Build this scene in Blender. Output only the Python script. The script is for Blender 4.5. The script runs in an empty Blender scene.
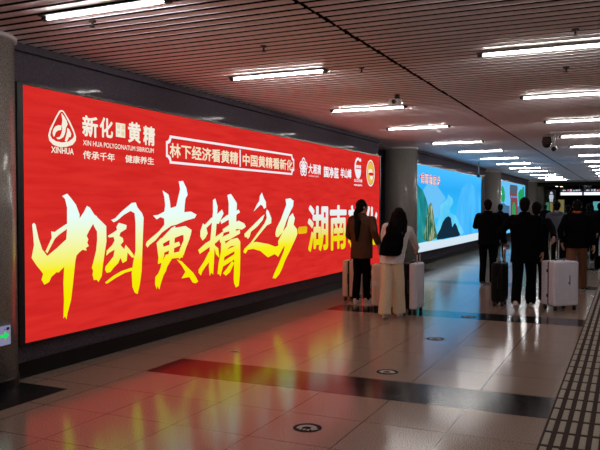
import bpy, bmesh, math, random
from mathutils import Vector, Matrix, noise
from mathutils.geometry import tessellate_polygon
random.seed(7)
SC = bpy.context.scene
COL = SC.collection
PI = math.pi
R = math.radians

# ---------------------------------------------------------------- camera, world, exposure
cam_data = bpy.data.cameras.new('camera')
cam = bpy.data.objects.new('camera', cam_data)
COL.objects.link(cam)
SC.camera = cam
cam_data.sensor_width = 36.0
cam_data.sensor_fit = 'HORIZONTAL'
cam_data.lens = 709.66 / 600 * 36.0
cam_data.clip_start = 0.05
cam_data.clip_end = 300
yaw, pitch = 0.432921, -0.025727
Fw = Vector((-math.sin(yaw) * math.cos(pitch), math.cos(yaw) * math.cos(pitch), math.sin(pitch)))
Rt = Vector((math.cos(yaw), math.sin(yaw), 0))
Up = Rt.cross(Fw)
mw = Matrix((Rt, Up, -Fw)).transposed().to_4x4()
mw.translation = Vector((0, 0, 1.6))
cam.matrix_world = mw

world = bpy.data.worlds.new('world')
SC.world = world
world.use_nodes = True
bg = world.node_tree.nodes['Background']
bg.inputs['Color'].default_value = (0.55, 0.6, 0.7, 1)
bg.inputs['Strength'].default_value = 0.02

SC.view_settings.view_transform = 'Standard'
SC.view_settings.look = 'None'
SC.view_settings.gamma = 1
SC.view_settings.exposure = 0.0
SC.view_settings.use_curve_mapping = False
LAMP = 70.0          # emission of the ceiling tubes
SIGN = 1.0           # emission of the backlit pictures

# ---------------------------------------------------------------- materials
def mat(name, color, rough=0.5, metal=0.0, spec=0.5, noise_amt=0.0, noise_scale=40.0, bump=0.0, coat=0.0):
    m = bpy.data.materials.new(name)
    m.use_nodes = True
    nt = m.node_tree
    b = nt.nodes['Principled BSDF']
    b.inputs['Base Color'].default_value = (*color, 1)
    b.inputs['Roughness'].default_value = rough
    b.inputs['Metallic'].default_value = metal
    b.inputs['Specular IOR Level'].default_value = spec
    b.inputs['Coat Weight'].default_value = coat
    if noise_amt or bump:
        tc = nt.nodes.new('ShaderNodeTexCoord')
        n = nt.nodes.new('ShaderNodeTexNoise')
        n.inputs['Scale'].default_value = noise_scale
        n.inputs['Detail'].default_value = 3
        nt.links.new(tc.outputs['Object'], n.inputs['Vector'])
        if noise_amt:
            r = nt.nodes.new('ShaderNodeValToRGB')
            r.color_ramp.elements[0].position = 0.3
            r.color_ramp.elements[1].position = 0.7
            r.color_ramp.elements[0].color = (*[c * (1 - noise_amt) for c in color], 1)
            r.color_ramp.elements[1].color = (*[min(1, c * (1 + noise_amt)) for c in color], 1)
            nt.links.new(n.outputs['Fac'], r.inputs['Fac'])
            nt.links.new(r.outputs['Color'], b.inputs['Base Color'])
        if bump:
            bp = nt.nodes.new('ShaderNodeBump')
            bp.inputs['Strength'].default_value = bump
            bp.inputs['Distance'].default_value = 0.01
            nt.links.new(n.outputs['Fac'], bp.inputs['Height'])
            nt.links.new(bp.outputs['Normal'], b.inputs['Normal'])
    return m

def emit(name, color, strength=1.0):
    m = bpy.data.materials.new(name)
    m.use_nodes = True
    nt = m.node_tree
    nt.nodes.clear()
    o = nt.nodes.new('ShaderNodeOutputMaterial')
    e = nt.nodes.new('ShaderNodeEmission')
    e.inputs['Color'].default_value = (*color, 1)
    e.inputs['Strength'].default_value = strength
    nt.links.new(e.outputs[0], o.inputs['Surface'])
    return m

def emit_ramp(name, axis, lo, hi, stops, strength=1.0):
    """backlit print whose ink runs through a colour gradient along one object axis"""
    m = emit(name, (1, 1, 1), strength)
    nt = m.node_tree
    e = [n for n in nt.nodes if n.type == 'EMISSION'][0]
    tc = nt.nodes.new('ShaderNodeTexCoord')
    sp = nt.nodes.new('ShaderNodeSeparateXYZ')
    mr = nt.nodes.new('ShaderNodeMapRange')
    mr.inputs['From Min'].default_value = lo
    mr.inputs['From Max'].default_value = hi
    rp = nt.nodes.new('ShaderNodeValToRGB')
    cr = rp.color_ramp
    while len(cr.elements) < len(stops):
        cr.elements.new(0.5)
    for el, (p, c) in zip(cr.elements, stops):
        el.position = p
        el.color = (*c, 1)
    nt.links.new(tc.outputs['Object'], sp.inputs[0])
    nt.links.new(sp.outputs[axis], mr.inputs['Value'])
    nt.links.new(mr.outputs[0], rp.inputs['Fac'])
    nt.links.new(rp.outputs['Color'], e.inputs['Color'])
    return m

def granite(name, c0, c1, rough, scale=160.0, spec=0.5, coat=0.0):
    m = mat(name, c0, rough, spec=spec, coat=coat)
    nt = m.node_tree
    b = nt.nodes['Principled BSDF']
    tc = nt.nodes.new('ShaderNodeTexCoord')
    n = nt.nodes.new('ShaderNodeTexNoise')
    n.inputs['Scale'].default_value = scale
    n.inputs['Detail'].default_value = 2
    r = nt.nodes.new('ShaderNodeValToRGB')
    r.color_ramp.elements[0].position = 0.38
    r.color_ramp.elements[1].position = 0.62
    r.color_ramp.elements[0].color = (*c0, 1)
    r.color_ramp.elements[1].color = (*c1, 1)
    nt.links.new(tc.outputs['Object'], n.inputs['Vector'])
    nt.links.new(n.outputs['Fac'], r.inputs['Fac'])
    nt.links.new(r.outputs['Color'], b.inputs['Base Color'])
    return m

M = {}
M['wall'] = granite('dark_granite', (0.085, 0.073, 0.096), (0.18, 0.158, 0.20), 0.08, 120, spec=0.06)
wn = M['wall'].node_tree                         # dull dark stone with a thin wax sheen
wb = wn.nodes['Principled BSDF']
wb.inputs['Specular IOR Level'].default_value = 0.0
wb.inputs['Roughness'].default_value = 0.9
wg = wn.nodes.new('ShaderNodeBsdfGlossy')
wg.inputs['Roughness'].default_value = 0.07
wm = wn.nodes.new('ShaderNodeMixShader')
wm.inputs[0].default_value = 0.012
wo = [n for n in wn.nodes if n.type == 'OUTPUT_MATERIAL'][0]
wn.links.new(wb.outputs[0], wm.inputs[1])
wn.links.new(wg.outputs[0], wm.inputs[2])
wn.links.new(wm.outputs[0], wo.inputs['Surface'])
M['wall_plain'] = mat('side_wall', (0.16, 0.15, 0.15), 0.5, noise_amt=0.1, noise_scale=3)
M['skirting'] = mat('black_skirting', (0.004, 0.004, 0.005), 0.35, spec=0.3)
M['column'] = granite('grey_granite', (0.20, 0.182, 0.168), (0.48, 0.44, 0.405), 0.2, 130)
M['slat'] = mat('ceiling_slat', (0.90, 0.84, 0.89), 0.45, metal=0.0, noise_amt=0.06, noise_scale=2)
M['slat_shade'] = mat('slat_gap_shade', (0.02, 0.018, 0.018), 0.8, spec=0.1)  # shade between the slats, painted as black on their upright faces
M['soffit'] = mat('dark_soffit', (0.02, 0.018, 0.018), 0.9)
M['lamp'] = emit('lamp_glow', (1.0, 0.97, 0.92), LAMP)
M['lamp_metal'] = mat('lamp_metal', (0.5, 0.5, 0.5), 0.4, 0.6)
M['lamp_dark'] = mat('lamp_housing', (0.02, 0.02, 0.02), 0.6)
M['black_plastic'] = mat('black_plastic', (0.012, 0.012, 0.013), 0.35)
M['rubber'] = mat('rubber', (0.01, 0.01, 0.01), 0.7)
M['frame'] = mat('frame_black', (0.006, 0.006, 0.007), 0.4)
M['steel'] = mat('steel', (0.55, 0.55, 0.57), 0.3, 0.9)
M['white_plastic'] = mat('white_plastic', (0.6, 0.6, 0.6), 0.4)
M['case_white'] = mat('case_white', (0.84, 0.81, 0.93), 0.32, noise_amt=0.03, noise_scale=8)
M['case_pink'] = mat('case_pink', (0.72, 0.54, 0.46), 0.35, noise_amt=0.04, noise_scale=8)
M['case_beige'] = mat('case_beige', (0.55, 0.48, 0.38), 0.35, noise_amt=0.04, noise_scale=8)
M['case_black'] = mat('case_black', (0.005, 0.005, 0.006), 0.55, spec=0.2)
M['skin'] = mat('skin', (0.50, 0.29, 0.21), 0.55, noise_amt=0.06, noise_scale=25)
M['hair'] = mat('hair_black', (0.005, 0.004, 0.004), 0.6, spec=0.06, noise_amt=0.3, noise_scale=90, bump=0.3)
M['eye'] = mat('eye', (0.02, 0.015, 0.012), 0.1)
M['lips'] = mat('lips', (0.35, 0.12, 0.10), 0.5)
def cloth(n, c): return mat(n, c, 0.9, spec=0.04, noise_amt=0.06, noise_scale=60, bump=0.25)
M['brown_wool'] = cloth('brown_wool', (0.085, 0.042, 0.026))
M['black_cloth'] = cloth('black_cloth', (0.003, 0.003, 0.0035))
M['navy_cloth'] = cloth('navy_cloth', (0.0035, 0.004, 0.006))
M['charcoal_cloth'] = cloth('charcoal_cloth', (0.007, 0.007, 0.008))
M['grey_cloth'] = cloth('grey_cloth', (0.10, 0.12, 0.155))
M['pale_cloth'] = cloth('pale_cloth', (0.80, 0.76, 0.80))
M['cream_cloth'] = cloth('cream_cloth', (0.80, 0.66, 0.48))
M['tan_cloth'] = cloth('tan_cloth', (0.19, 0.095, 0.055))
M['orange_cloth'] = cloth('orange_cloth', (0.30, 0.07, 0.03))
M['shoe_white'] = mat('shoe_white', (0.62, 0.58, 0.56), 0.6)
M['shoe_black'] = mat('shoe_black', (0.012, 0.012, 0.012), 0.5)
M['sole_white'] = mat('sole_white', (0.68, 0.63, 0.6), 0.6)
M['brown_stone'] = mat('tactile_base', (0.060, 0.042, 0.037), 0.85, spec=0.1, noise_amt=0.15, noise_scale=60)
M['beige_bar'] = mat('tactile_bar', (0.40, 0.36, 0.29), 0.6, spec=0.2, noise_amt=0.1, noise_scale=60)
M['glass_dark'] = mat('dome_glass', (0.01, 0.01, 0.012), 0.08)
M['paper'] = mat('paper', (0.6, 0.55, 0.5), 0.7)
M['ink_paper'] = mat('paper_tag', (0.7, 0.7, 0.7), 0.6)
M['sticker'] = mat('sticker_dark', (0.010, 0.010, 0.010), 0.7, spec=0.1)
M['sticker_white'] = mat('sticker_white', (0.42, 0.42, 0.40), 0.45)

# backlit inks
RED = (0.77, 0.022, 0.016)
M['sign_red'] = emit('sign_red', RED, SIGN)
nt = M['sign_red'].node_tree                       # printed brush-grain streaks in the red ground
e = [n for n in nt.nodes if n.type == 'EMISSION'][0]
tc = nt.nodes.new('ShaderNodeTexCoord')
mp = nt.nodes.new('ShaderNodeMapping')
mp.inputs['Rotation'].default_value = (R(-14), 0, 0)
mp.inputs['Scale'].default_value = (1, 0.5, 4.5)
nz = nt.nodes.new('ShaderNodeTexNoise')
nz.inputs['Scale'].default_value = 3.0
nz.inputs['Detail'].default_value = 6
nz.inputs['Distortion'].default_value = 0.4
rp = nt.nodes.new('ShaderNodeValToRGB')
rp.color_ramp.elements[0].position = 0.3
rp.color_ramp.elements[0].color = (0.61, 0.018, 0.016, 1)
rp.color_ramp.elements[1].position = 0.72
rp.color_ramp.elements[1].color = (0.74, 0.030, 0.024, 1)
nt.links.new(tc.outputs['Object'], mp.inputs[0])
nt.links.new(mp.outputs[0], nz.inputs['Vector'])
nt.links.new(nz.outputs['Fac'], rp.inputs['Fac'])
nt.links.new(rp.outputs['Color'], e.inputs['Color'])
M['ink_headline'] = emit_ramp('ink_headline', 'Z', 0.72, 2.05,
    [(0.0, (0.82, 0.72, 0.0)), (0.20, (0.84, 0.77, 0.01)), (0.40, (0.80, 0.84, 0.38)), (0.58, (0.72, 0.88, 0.82)), (1.0, (0.80, 0.90, 0.95))], 1.12)
M['ink_headline_small'] = emit_ramp('ink_headline_small', 'Z', 0.78, 1.64,
    [(0.0, (0.85, 0.74, 0.0)), (0.30, (0.86, 0.70, 0.01)), (0.55, (0.86, 0.80, 0.40)), (0.75, (0.80, 0.86, 0.86)), (1.0, (0.86, 0.90, 0.92))])
M['ink_dash'] = emit_ramp('ink_dash', 'Z', 1.1, 1.32, [(0.0, (0.85, 0.62, 0.0)), (0.6, (0.80, 0.45, 0.01)), (1.0, (0.72, 0.28, 0.01))])
M['ink_cream'] = emit('ink_cream', (0.90, 0.78, 0.55), SIGN)
M['ink_pale'] = emit('ink_pale', (0.90, 0.86, 0.72), SIGN)
M['ink_white'] = emit('ink_white', (0.88, 0.86, 0.90), SIGN)
M['ink_gold'] = emit('ink_gold', (0.82, 0.50, 0.10), SIGN)
M['ink_red'] = emit('ink_red', (0.62, 0.02, 0.03), SIGN)
M['sky'] = emit_ramp('picture_sky', 'Z', 0.4, 2.7,
    [(0.0, (0.05, 0.50, 0.78)), (0.4, (0.025, 0.37, 0.70)), (0.75, (0.018, 0.30, 0.68)), (1.0, (0.05, 0.38, 0.76))], 1.4)
M['sky_pale'] = emit('picture_haze', (0.14, 0.52, 0.90), 1.05)
def emit_noise(name, stops, scale, stretch=(1, 1, 1), strength=1.0):
    m = emit(name, (1, 1, 1), strength)
    nt = m.node_tree
    e = [n for n in nt.nodes if n.type == 'EMISSION'][0]
    tc = nt.nodes.new('ShaderNodeTexCoord')
    mp = nt.nodes.new('ShaderNodeMapping')
    mp.inputs['Scale'].default_value = stretch
    n = nt.nodes.new('ShaderNodeTexNoise')
    n.inputs['Scale'].default_value = scale
    n.inputs['Detail'].default_value = 5
    rp = nt.nodes.new('ShaderNodeValToRGB')
    while len(rp.color_ramp.elements) < len(stops): rp.color_ramp.elements.new(0.5)
    for el, (p, c) in zip(rp.color_ramp.elements, stops):
        el.position = p
        el.color = (*c, 1)
    nt.links.new(tc.outputs['Object'], mp.inputs[0])
    nt.links.new(mp.outputs[0], n.inputs['Vector'])
    nt.links.new(n.outputs['Fac'], rp.inputs['Fac'])
    nt.links.new(rp.outputs['Color'], e.inputs['Color'])
    return m
M['peak'] = emit_noise('picture_peak', [(0.35, (0.035, 0.36, 0.78)), (0.65, (0.075, 0.46, 0.86))], 1.2, (1, 1, .6), 1.2)
M['river'] = emit_noise('picture_river', [(0.35, (0.07, 0.50, 0.82)), (0.65, (0.15, 0.62, 0.88))], 1.5, (1, .6, 1), 1.1)
M['hill'] = emit_noise('picture_hill', [(0.3, (0.010, 0.13, 0.17)), (0.5, (0.015, 0.26, 0.28)), (0.7, (0.03, 0.38, 0.38))], 2.2, (1, 1, .7), 1.0)
M['hill_far'] = emit_ramp('picture_hill', 'Z', 0.5, 2.5, [(0.0, (0.01, 0.06, 0.08)), (0.35, (0.012, 0.14, 0.20)), (0.7, (0.02, 0.30, 0.36)), (1.0, (0.03, 0.40, 0.45))], 0.9)
M['rock_green'] = emit_noise('picture_rock_green', [(0.36, (0.008, 0.06, 0.05)), (0.52, (0.03, 0.19, 0.10)), (0.60, (0.25, 0.30, 0.16)), (0.72, (0.50, 0.46, 0.28))], 5, (1, 1.6, .5), 1.0)
M['rock_tan'] = emit_noise('picture_rock_tan', [(0.40, (0.03, 0.16, 0.09)), (0.50, (0.30, 0.32, 0.18)), (0.65, (0.58, 0.54, 0.36))], 6, (1, 1.6, .5), 1.0)
M['trees_dark'] = emit('picture_trees', (0.008, 0.028, 0.055), 0.9)
M['strip_white'] = emit('picture_strip', (0.70, 0.84, 0.95), 0.95)
M['leaf_green'] = emit('picture_leaf', (0.02, 0.38, 0.12), 0.9)
M['tower_red'] = emit('picture_tower', (0.26, 0.07, 0.08), 0.9)
M['tower_grey'] = emit('picture_tower_roof', (0.09, 0.13, 0.17), 0.9)
M['town_blue'] = emit('picture_town', (0.07, 0.18, 0.30), 0.9)
M['exit_panel'] = emit('exit_panel', (0.24, 0.23, 0.36), 0.9)
M['exit_green'] = emit('exit_green', (0.01, 0.75, 0.10), 1.0)
M['sign_white'] = emit('sign_white', (0.85, 0.88, 0.95), 1.2)
M['sign_dim'] = emit('sign_dim', (0.45, 0.50, 0.58), 1.0)
M['shop_yellow'] = emit('shop_yellow', (0.42, 0.34, 0.12), 0.4)
M['shop_green'] = emit('shop_green', (0.05, 0.22, 0.12), 0.7)
M['shop_teal'] = emit('shop_teal', (0.10, 0.42, 0.45), 0.8)
M['downlight'] = emit('downlight', (1.0, 0.85, 0.55), 6)
M['shop_wall'] = mat('shop_wall', (0.16, 0.14, 0.09), 0.6)

# floor: polished stone tiles, dark inlaid bands, dark pads round the columns
def floor_material():
    m = bpy.data.materials.new('floor_tiles')
    m.use_nodes = True
    nt = m.node_tree
    b = nt.nodes['Principled BSDF']
    g = nt.nodes.new('ShaderNodeTexCoord')
    sp = nt.nodes.new('ShaderNodeSeparateXYZ')
    nt.links.new(g.outputs['Object'], sp.inputs[0])
    X, Y = sp.outputs['X'], sp.outputs['Y']
    def op(o, a, c=None, d=None):
        n = nt.nodes.new('ShaderNodeMath')
        n.operation = o
        for i, v in enumerate((a, c, d)):
            if v is None: continue
            if isinstance(v, (int, float)): n.inputs[i].default_value = v
            else: nt.links.new(v, n.inputs[i])
        return n.outputs[0]
    def rep(s, off, p):           # distance from the nearest multiple of p
        return op('ABSOLUTE', op('SUBTRACT', op('FLOORED_MODULO', op('ADD', s, p / 2 - off), p), p / 2))
    band = op('LESS_THAN', rep(Y, 5.925, 4.54), 0.315)
    band = op('MULTIPLY', band, op('GREATER_THAN', X, -4.25))
    band = op('MULTIPLY', band, op('LESS_THAN', X, -0.53))
    pad = op('MULTIPLY', op('LESS_THAN', X, -4.45), op('LESS_THAN', rep(Y, 4.2, 13.16), 0.57))
    dark = op('MAXIMUM', band, pad)
    jx = op('LESS_THAN', rep(X, -0.53, 0.622), 0.0035)
    jy = op('LESS_THAN', rep(Y, 5.61, 0.6486), 0.0035)
    joint = op('MAXIMUM', jx, op('MULTIPLY', jy, op('SUBTRACT', 1.0, dark)))
    def nz(scale, detail=2):
        n = nt.nodes.new('ShaderNodeTexNoise')
        n.inputs['Scale'].default_value = scale
        n.inputs['Detail'].default_value = detail
        nt.links.new(g.outputs['Object'], n.inputs['Vector'])
        return n.outputs['Fac']
    def ramp(f, p0, c0, p1, c1):
        r = nt.nodes.new('ShaderNodeValToRGB')
        r.color_ramp.elements[0].position = p0
        r.color_ramp.elements[1].position = p1
        r.color_ramp.elements[0].color = (*c0, 1)
        r.color_ramp.elements[1].color = (*c1, 1)
        nt.links.new(f, r.inputs['Fac'])
        return r.outputs['Color']
    def mix(f, a, c):
        n = nt.nodes.new('ShaderNodeMix')
        n.data_type = 'RGBA'
        nt.links.new(f, n.inputs['Factor'])
        for i, v in ((6, a), (7, c)):
            if isinstance(v, tuple): n.inputs[i].default_value = (*v, 1)
            else: nt.links.new(v, n.inputs[i])
        return n.outputs[2]
    stone = ramp(nz(120, 3), 0.36, FLOOR_A, 0.64, FLOOR_B)
    black = ramp(nz(120, 2), 0.35, (0.011, 0.011, 0.013), 0.65, (0.019, 0.018, 0.021))
    c = mix(dark, stone, black)
    c = mix(joint, c, (0.012, 0.010, 0.010))
    nt.links.new(c, b.inputs['Base Color'])
    rr = op('ADD', op('MULTIPLY', nz(6, 3), 0.10), FLOOR_R)
    nt.links.new(rr, b.inputs['Roughness'])
    b.inputs['Specular IOR Level'].default_value = 0.38
    return m
FLOOR_A, FLOOR_B, FLOOR_R = (0.14, 0.102, 0.080), (0.60, 0.465, 0.375), 0.10
M['floor'] = floor_material()

# ---------------------------------------------------------------- mesh helpers
def link(name, me, m, parent=None, smooth=False):
    if m is not None and not me.materials:
        me.materials.append(m)
    if smooth:
        for p in me.polygons: p.use_smooth = True
    o = bpy.data.objects.new(name, me)
    COL.objects.link(o)
    if parent is not None: o.parent = parent
    return o
def done(name, bm, m, parent=None, smooth=False):
    me = bpy.data.meshes.new(name)
    bm.normal_update()
    bm.to_mesh(me)
    bm.free()
    return link(name, me, m, parent, smooth)
def tag(o, label, cat, group=None):
    o['label'] = label
    o['category'] = cat
    if group: o['group'] = group
    return o
def thing(name, label, cat, loc=(0, 0, 0), rz=0.0, group=None):
    o = bpy.data.objects.new(name, None)
    o.empty_display_size = 0.1
    COL.objects.link(o)
    o.location = loc
    o.rotation_euler = (0, 0, rz)
    return tag(o, label, cat, group)
def struct(name, bm, m, smooth=False):
    o = done(name, bm, m, None, smooth)
    o['kind'] = 'structure'
    return o
def box(bm, x0, x1, y0, y1, z0, z1, mi=0):
    v = [bm.verts.new((x, y, z)) for z in (z0, z1) for y in (y0, y1) for x in (x0, x1)]
    for f in ((0, 2, 3, 1), (4, 5, 7, 6), (0, 1, 5, 4), (2, 6, 7, 3), (0, 4, 6, 2), (1, 3, 7, 5)):
        bm.faces.new([v[i] for i in f]).material_index = mi
def rbox(bm, c, s, r=0.01, seg=3):
    t = bmesh.new()
    box(t, c[0] - s[0] / 2, c[0] + s[0] / 2, c[1] - s[1] / 2, c[1] + s[1] / 2, c[2] - s[2] / 2, c[2] + s[2] / 2)
    bmesh.ops.bevel(t, geom=list(t.edges), offset=r, segments=seg, affect='EDGES', profile=0.5)
    merge(bm, t)
def merge(bm, t, mtx=None):
    if mtx is not None: bmesh.ops.transform(t, matrix=mtx, verts=t.verts)
    mp = {v: bm.verts.new(v.co) for v in t.verts}
    for f in t.faces:
        try: bm.faces.new([mp[v] for v in f.verts])
        except ValueError: pass
    t.free()
def frame_of(d):
    d = Vector(d).normalized()
    a = Vector((0, 0, 1)) if abs(d.z) < 0.95 else Vector((0, 1, 0))
    u = d.cross(a).normalized()
    return d, u, d.cross(u)
def capsule(bm, p0, p1, r0, r1, n=12, flat0=False, flat1=False, squash=None):
    p0, p1 = Vector(p0), Vector(p1)
    d, u, w = frame_of(p1 - p0)
    rings = []
    if not flat0:
        for k in (-80, -50, -25):
            rings.append((p0 + d * r0 * math.sin(R(k)), r0 * math.cos(R(k))))
    rings.append((p0, r0))
    rings.append((p1, r1))
    if not flat1:
        for k in (25, 50, 80):
            rings.append((p1 + d * r1 * math.sin(R(k)), r1 * math.cos(R(k))))
    loops = []
    for c, r in rings:
        loops.append([bm.verts.new(c + u * r * math.cos(2 * PI * i / n) + w * r * math.sin(2 * PI * i / n)) for i in range(n)])
    skin(bm, loops)
def skin(bm, loops):
    n = len(loops[0])
    for a, b in zip(loops, loops[1:]):
        for i in range(n):
            bm.faces.new((a[i], a[(i + 1) % n], b[(i + 1) % n], b[i]))
    bm.faces.new(loops[0][::-1])
    bm.faces.new(loops[-1])
def tube(bm, pts, r, n=8):
    for a, b in zip(pts, pts[1:]): capsule(bm, a, b, r, r, n)
def cyl(bm, p0, p1, r0, r1=None, n=24):
    capsule(bm, p0, p1, r0, r0 if r1 is None else r1, n, True, True)
def loft(bm, rings, n=24):
    """rings: (centre, rx, ry) stacked horizontally"""
    loops = []
    for c, rx, ry in rings:
        loops.append([bm.verts.new((c[0] + rx * math.cos(2 * PI * i / n), c[1] + ry * math.sin(2 * PI * i / n), c[2])) for i in range(n)])
    skin(bm, loops)
def ell(bm, c, r, mtx=None, seg=16):
    t = bmesh.new()
    bmesh.ops.create_uvsphere(t, u_segments=seg, v_segments=seg // 2 + 2, radius=1)
    m = Matrix.Translation(Vector(c)) @ Matrix.Diagonal((*r, 1))
    if mtx is not None: m = Matrix.Translation(Vector(c)) @ mtx @ Matrix.Diagonal((*r, 1))
    merge(bm, t, m)
def flat_poly(bm, pts, x, th=0.003):
    """polygon in the (y, z) plane, facing +x, with a little thickness"""
    tri = tessellate_polygon([[Vector((p[0], p[1], 0)) for p in pts]])
    f = [bm.verts.new((x + th, p[0], p[1])) for p in pts]
    for t in tri:
        try:
            fc = bm.faces.new([f[i] for i in t])
            fc.normal_update()
            if fc.normal.x < 0: fc.normal_flip()
        except ValueError: pass
    b = [bm.verts.new((x, p[0], p[1])) for p in pts]
    n = len(pts)
    for i in range(n):
        bm.faces.new((f[i], f[(i + 1) % n], b[(i + 1) % n], b[i]))
def flat_ring(bm, outer, inner, x, th=0.003):
    """band between two closed outlines with the same number of points"""
    n = len(outer)
    o = [bm.verts.new((x + th, *p)) for p in outer]
    i_ = [bm.verts.new((x + th, *p)) for p in inner]
    for k in range(n):
        bm.faces.new((o[k], o[(k + 1) % n], i_[(k + 1) % n], i_[k]))
def text_mesh(body, bold=0.0):
    c = bpy.data.curves.new('lettering', 'FONT')
    c.body = body
    c.resolution_u = 3
    o = bpy.data.objects.new('lettering', c)
    COL.objects.link(o)
    dg = bpy.context.evaluated_depsgraph_get()
    me = bpy.data.meshes.new_from_object(o.evaluated_get(dg))
    bpy.data.objects.remove(o)
    bpy.data.curves.remove(c)
    if bold > 0:                       # heavier weight: the strokes doubled all round
        bm = bmesh.new()
        for k in range(8):
            t = bmesh.new()
            t.from_mesh(me)
            merge(bm, t, Matrix.Translation((bold * math.cos(k * PI / 4), bold * math.sin(k * PI / 4), 0)))
        bm.to_mesh(me)
        bm.free()
    return me
def wall_text(name, body, bb, x, m, parent, bold=0.02, shear=0.0):
    """lettering fitted into (y0, y1, z0, z1) on a plane facing +x, read along +y"""
    me = text_mesh(body, bold)
    if not me.vertices: return None
    xs = [v.co.x for v in me.vertices]
    ys = [v.co.y for v in me.vertices]
    x0, x1, y0, y1 = min(xs), max(xs), min(ys), max(ys)
    for v in me.vertices:
        u, w = (v.co.x - x0) / (x1 - x0), (v.co.y - y0) / max(1e-6, y1 - y0)
        v.co = (x, bb[0] + (bb[1] - bb[0]) * (u + shear * (w - 0.5)), bb[2] + (bb[3] - bb[2]) * w)
    me.materials.clear()
    return link(name, me, m, parent)
def remeshed(bm, voxel, smooth=2, rough=0.0, fs=6.0):
    me = bpy.data.meshes.new('tmp')
    bmesh.ops.recalc_face_normals(bm, faces=bm.faces)
    bm.to_mesh(me)
    bm.free()
    o = bpy.data.objects.new('tmp', me)
    COL.objects.link(o)
    r = o.modifiers.new('r', 'REMESH')
    r.mode = 'VOXEL'
    r.voxel_size = voxel
    if smooth:
        s = o.modifiers.new('s', 'SMOOTH')
        s.iterations = smooth
        s.factor = 0.5
    dg = bpy.context.evaluated_depsgraph_get()
    out = bpy.data.meshes.new_from_object(o.evaluated_get(dg))
    bpy.data.objects.remove(o)
    bpy.data.meshes.remove(me)
    if rough:
        nrm = [v.normal.copy() for v in out.vertices]
        for v, nn in zip(out.vertices, nrm):
            q = Vector((v.co.x * fs, v.co.y * fs, v.co.z * fs * 0.45))
            v.co += nn * rough * noise.noise(q)
    for p in out.polygons: p.use_smooth = True
    return out
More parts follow.
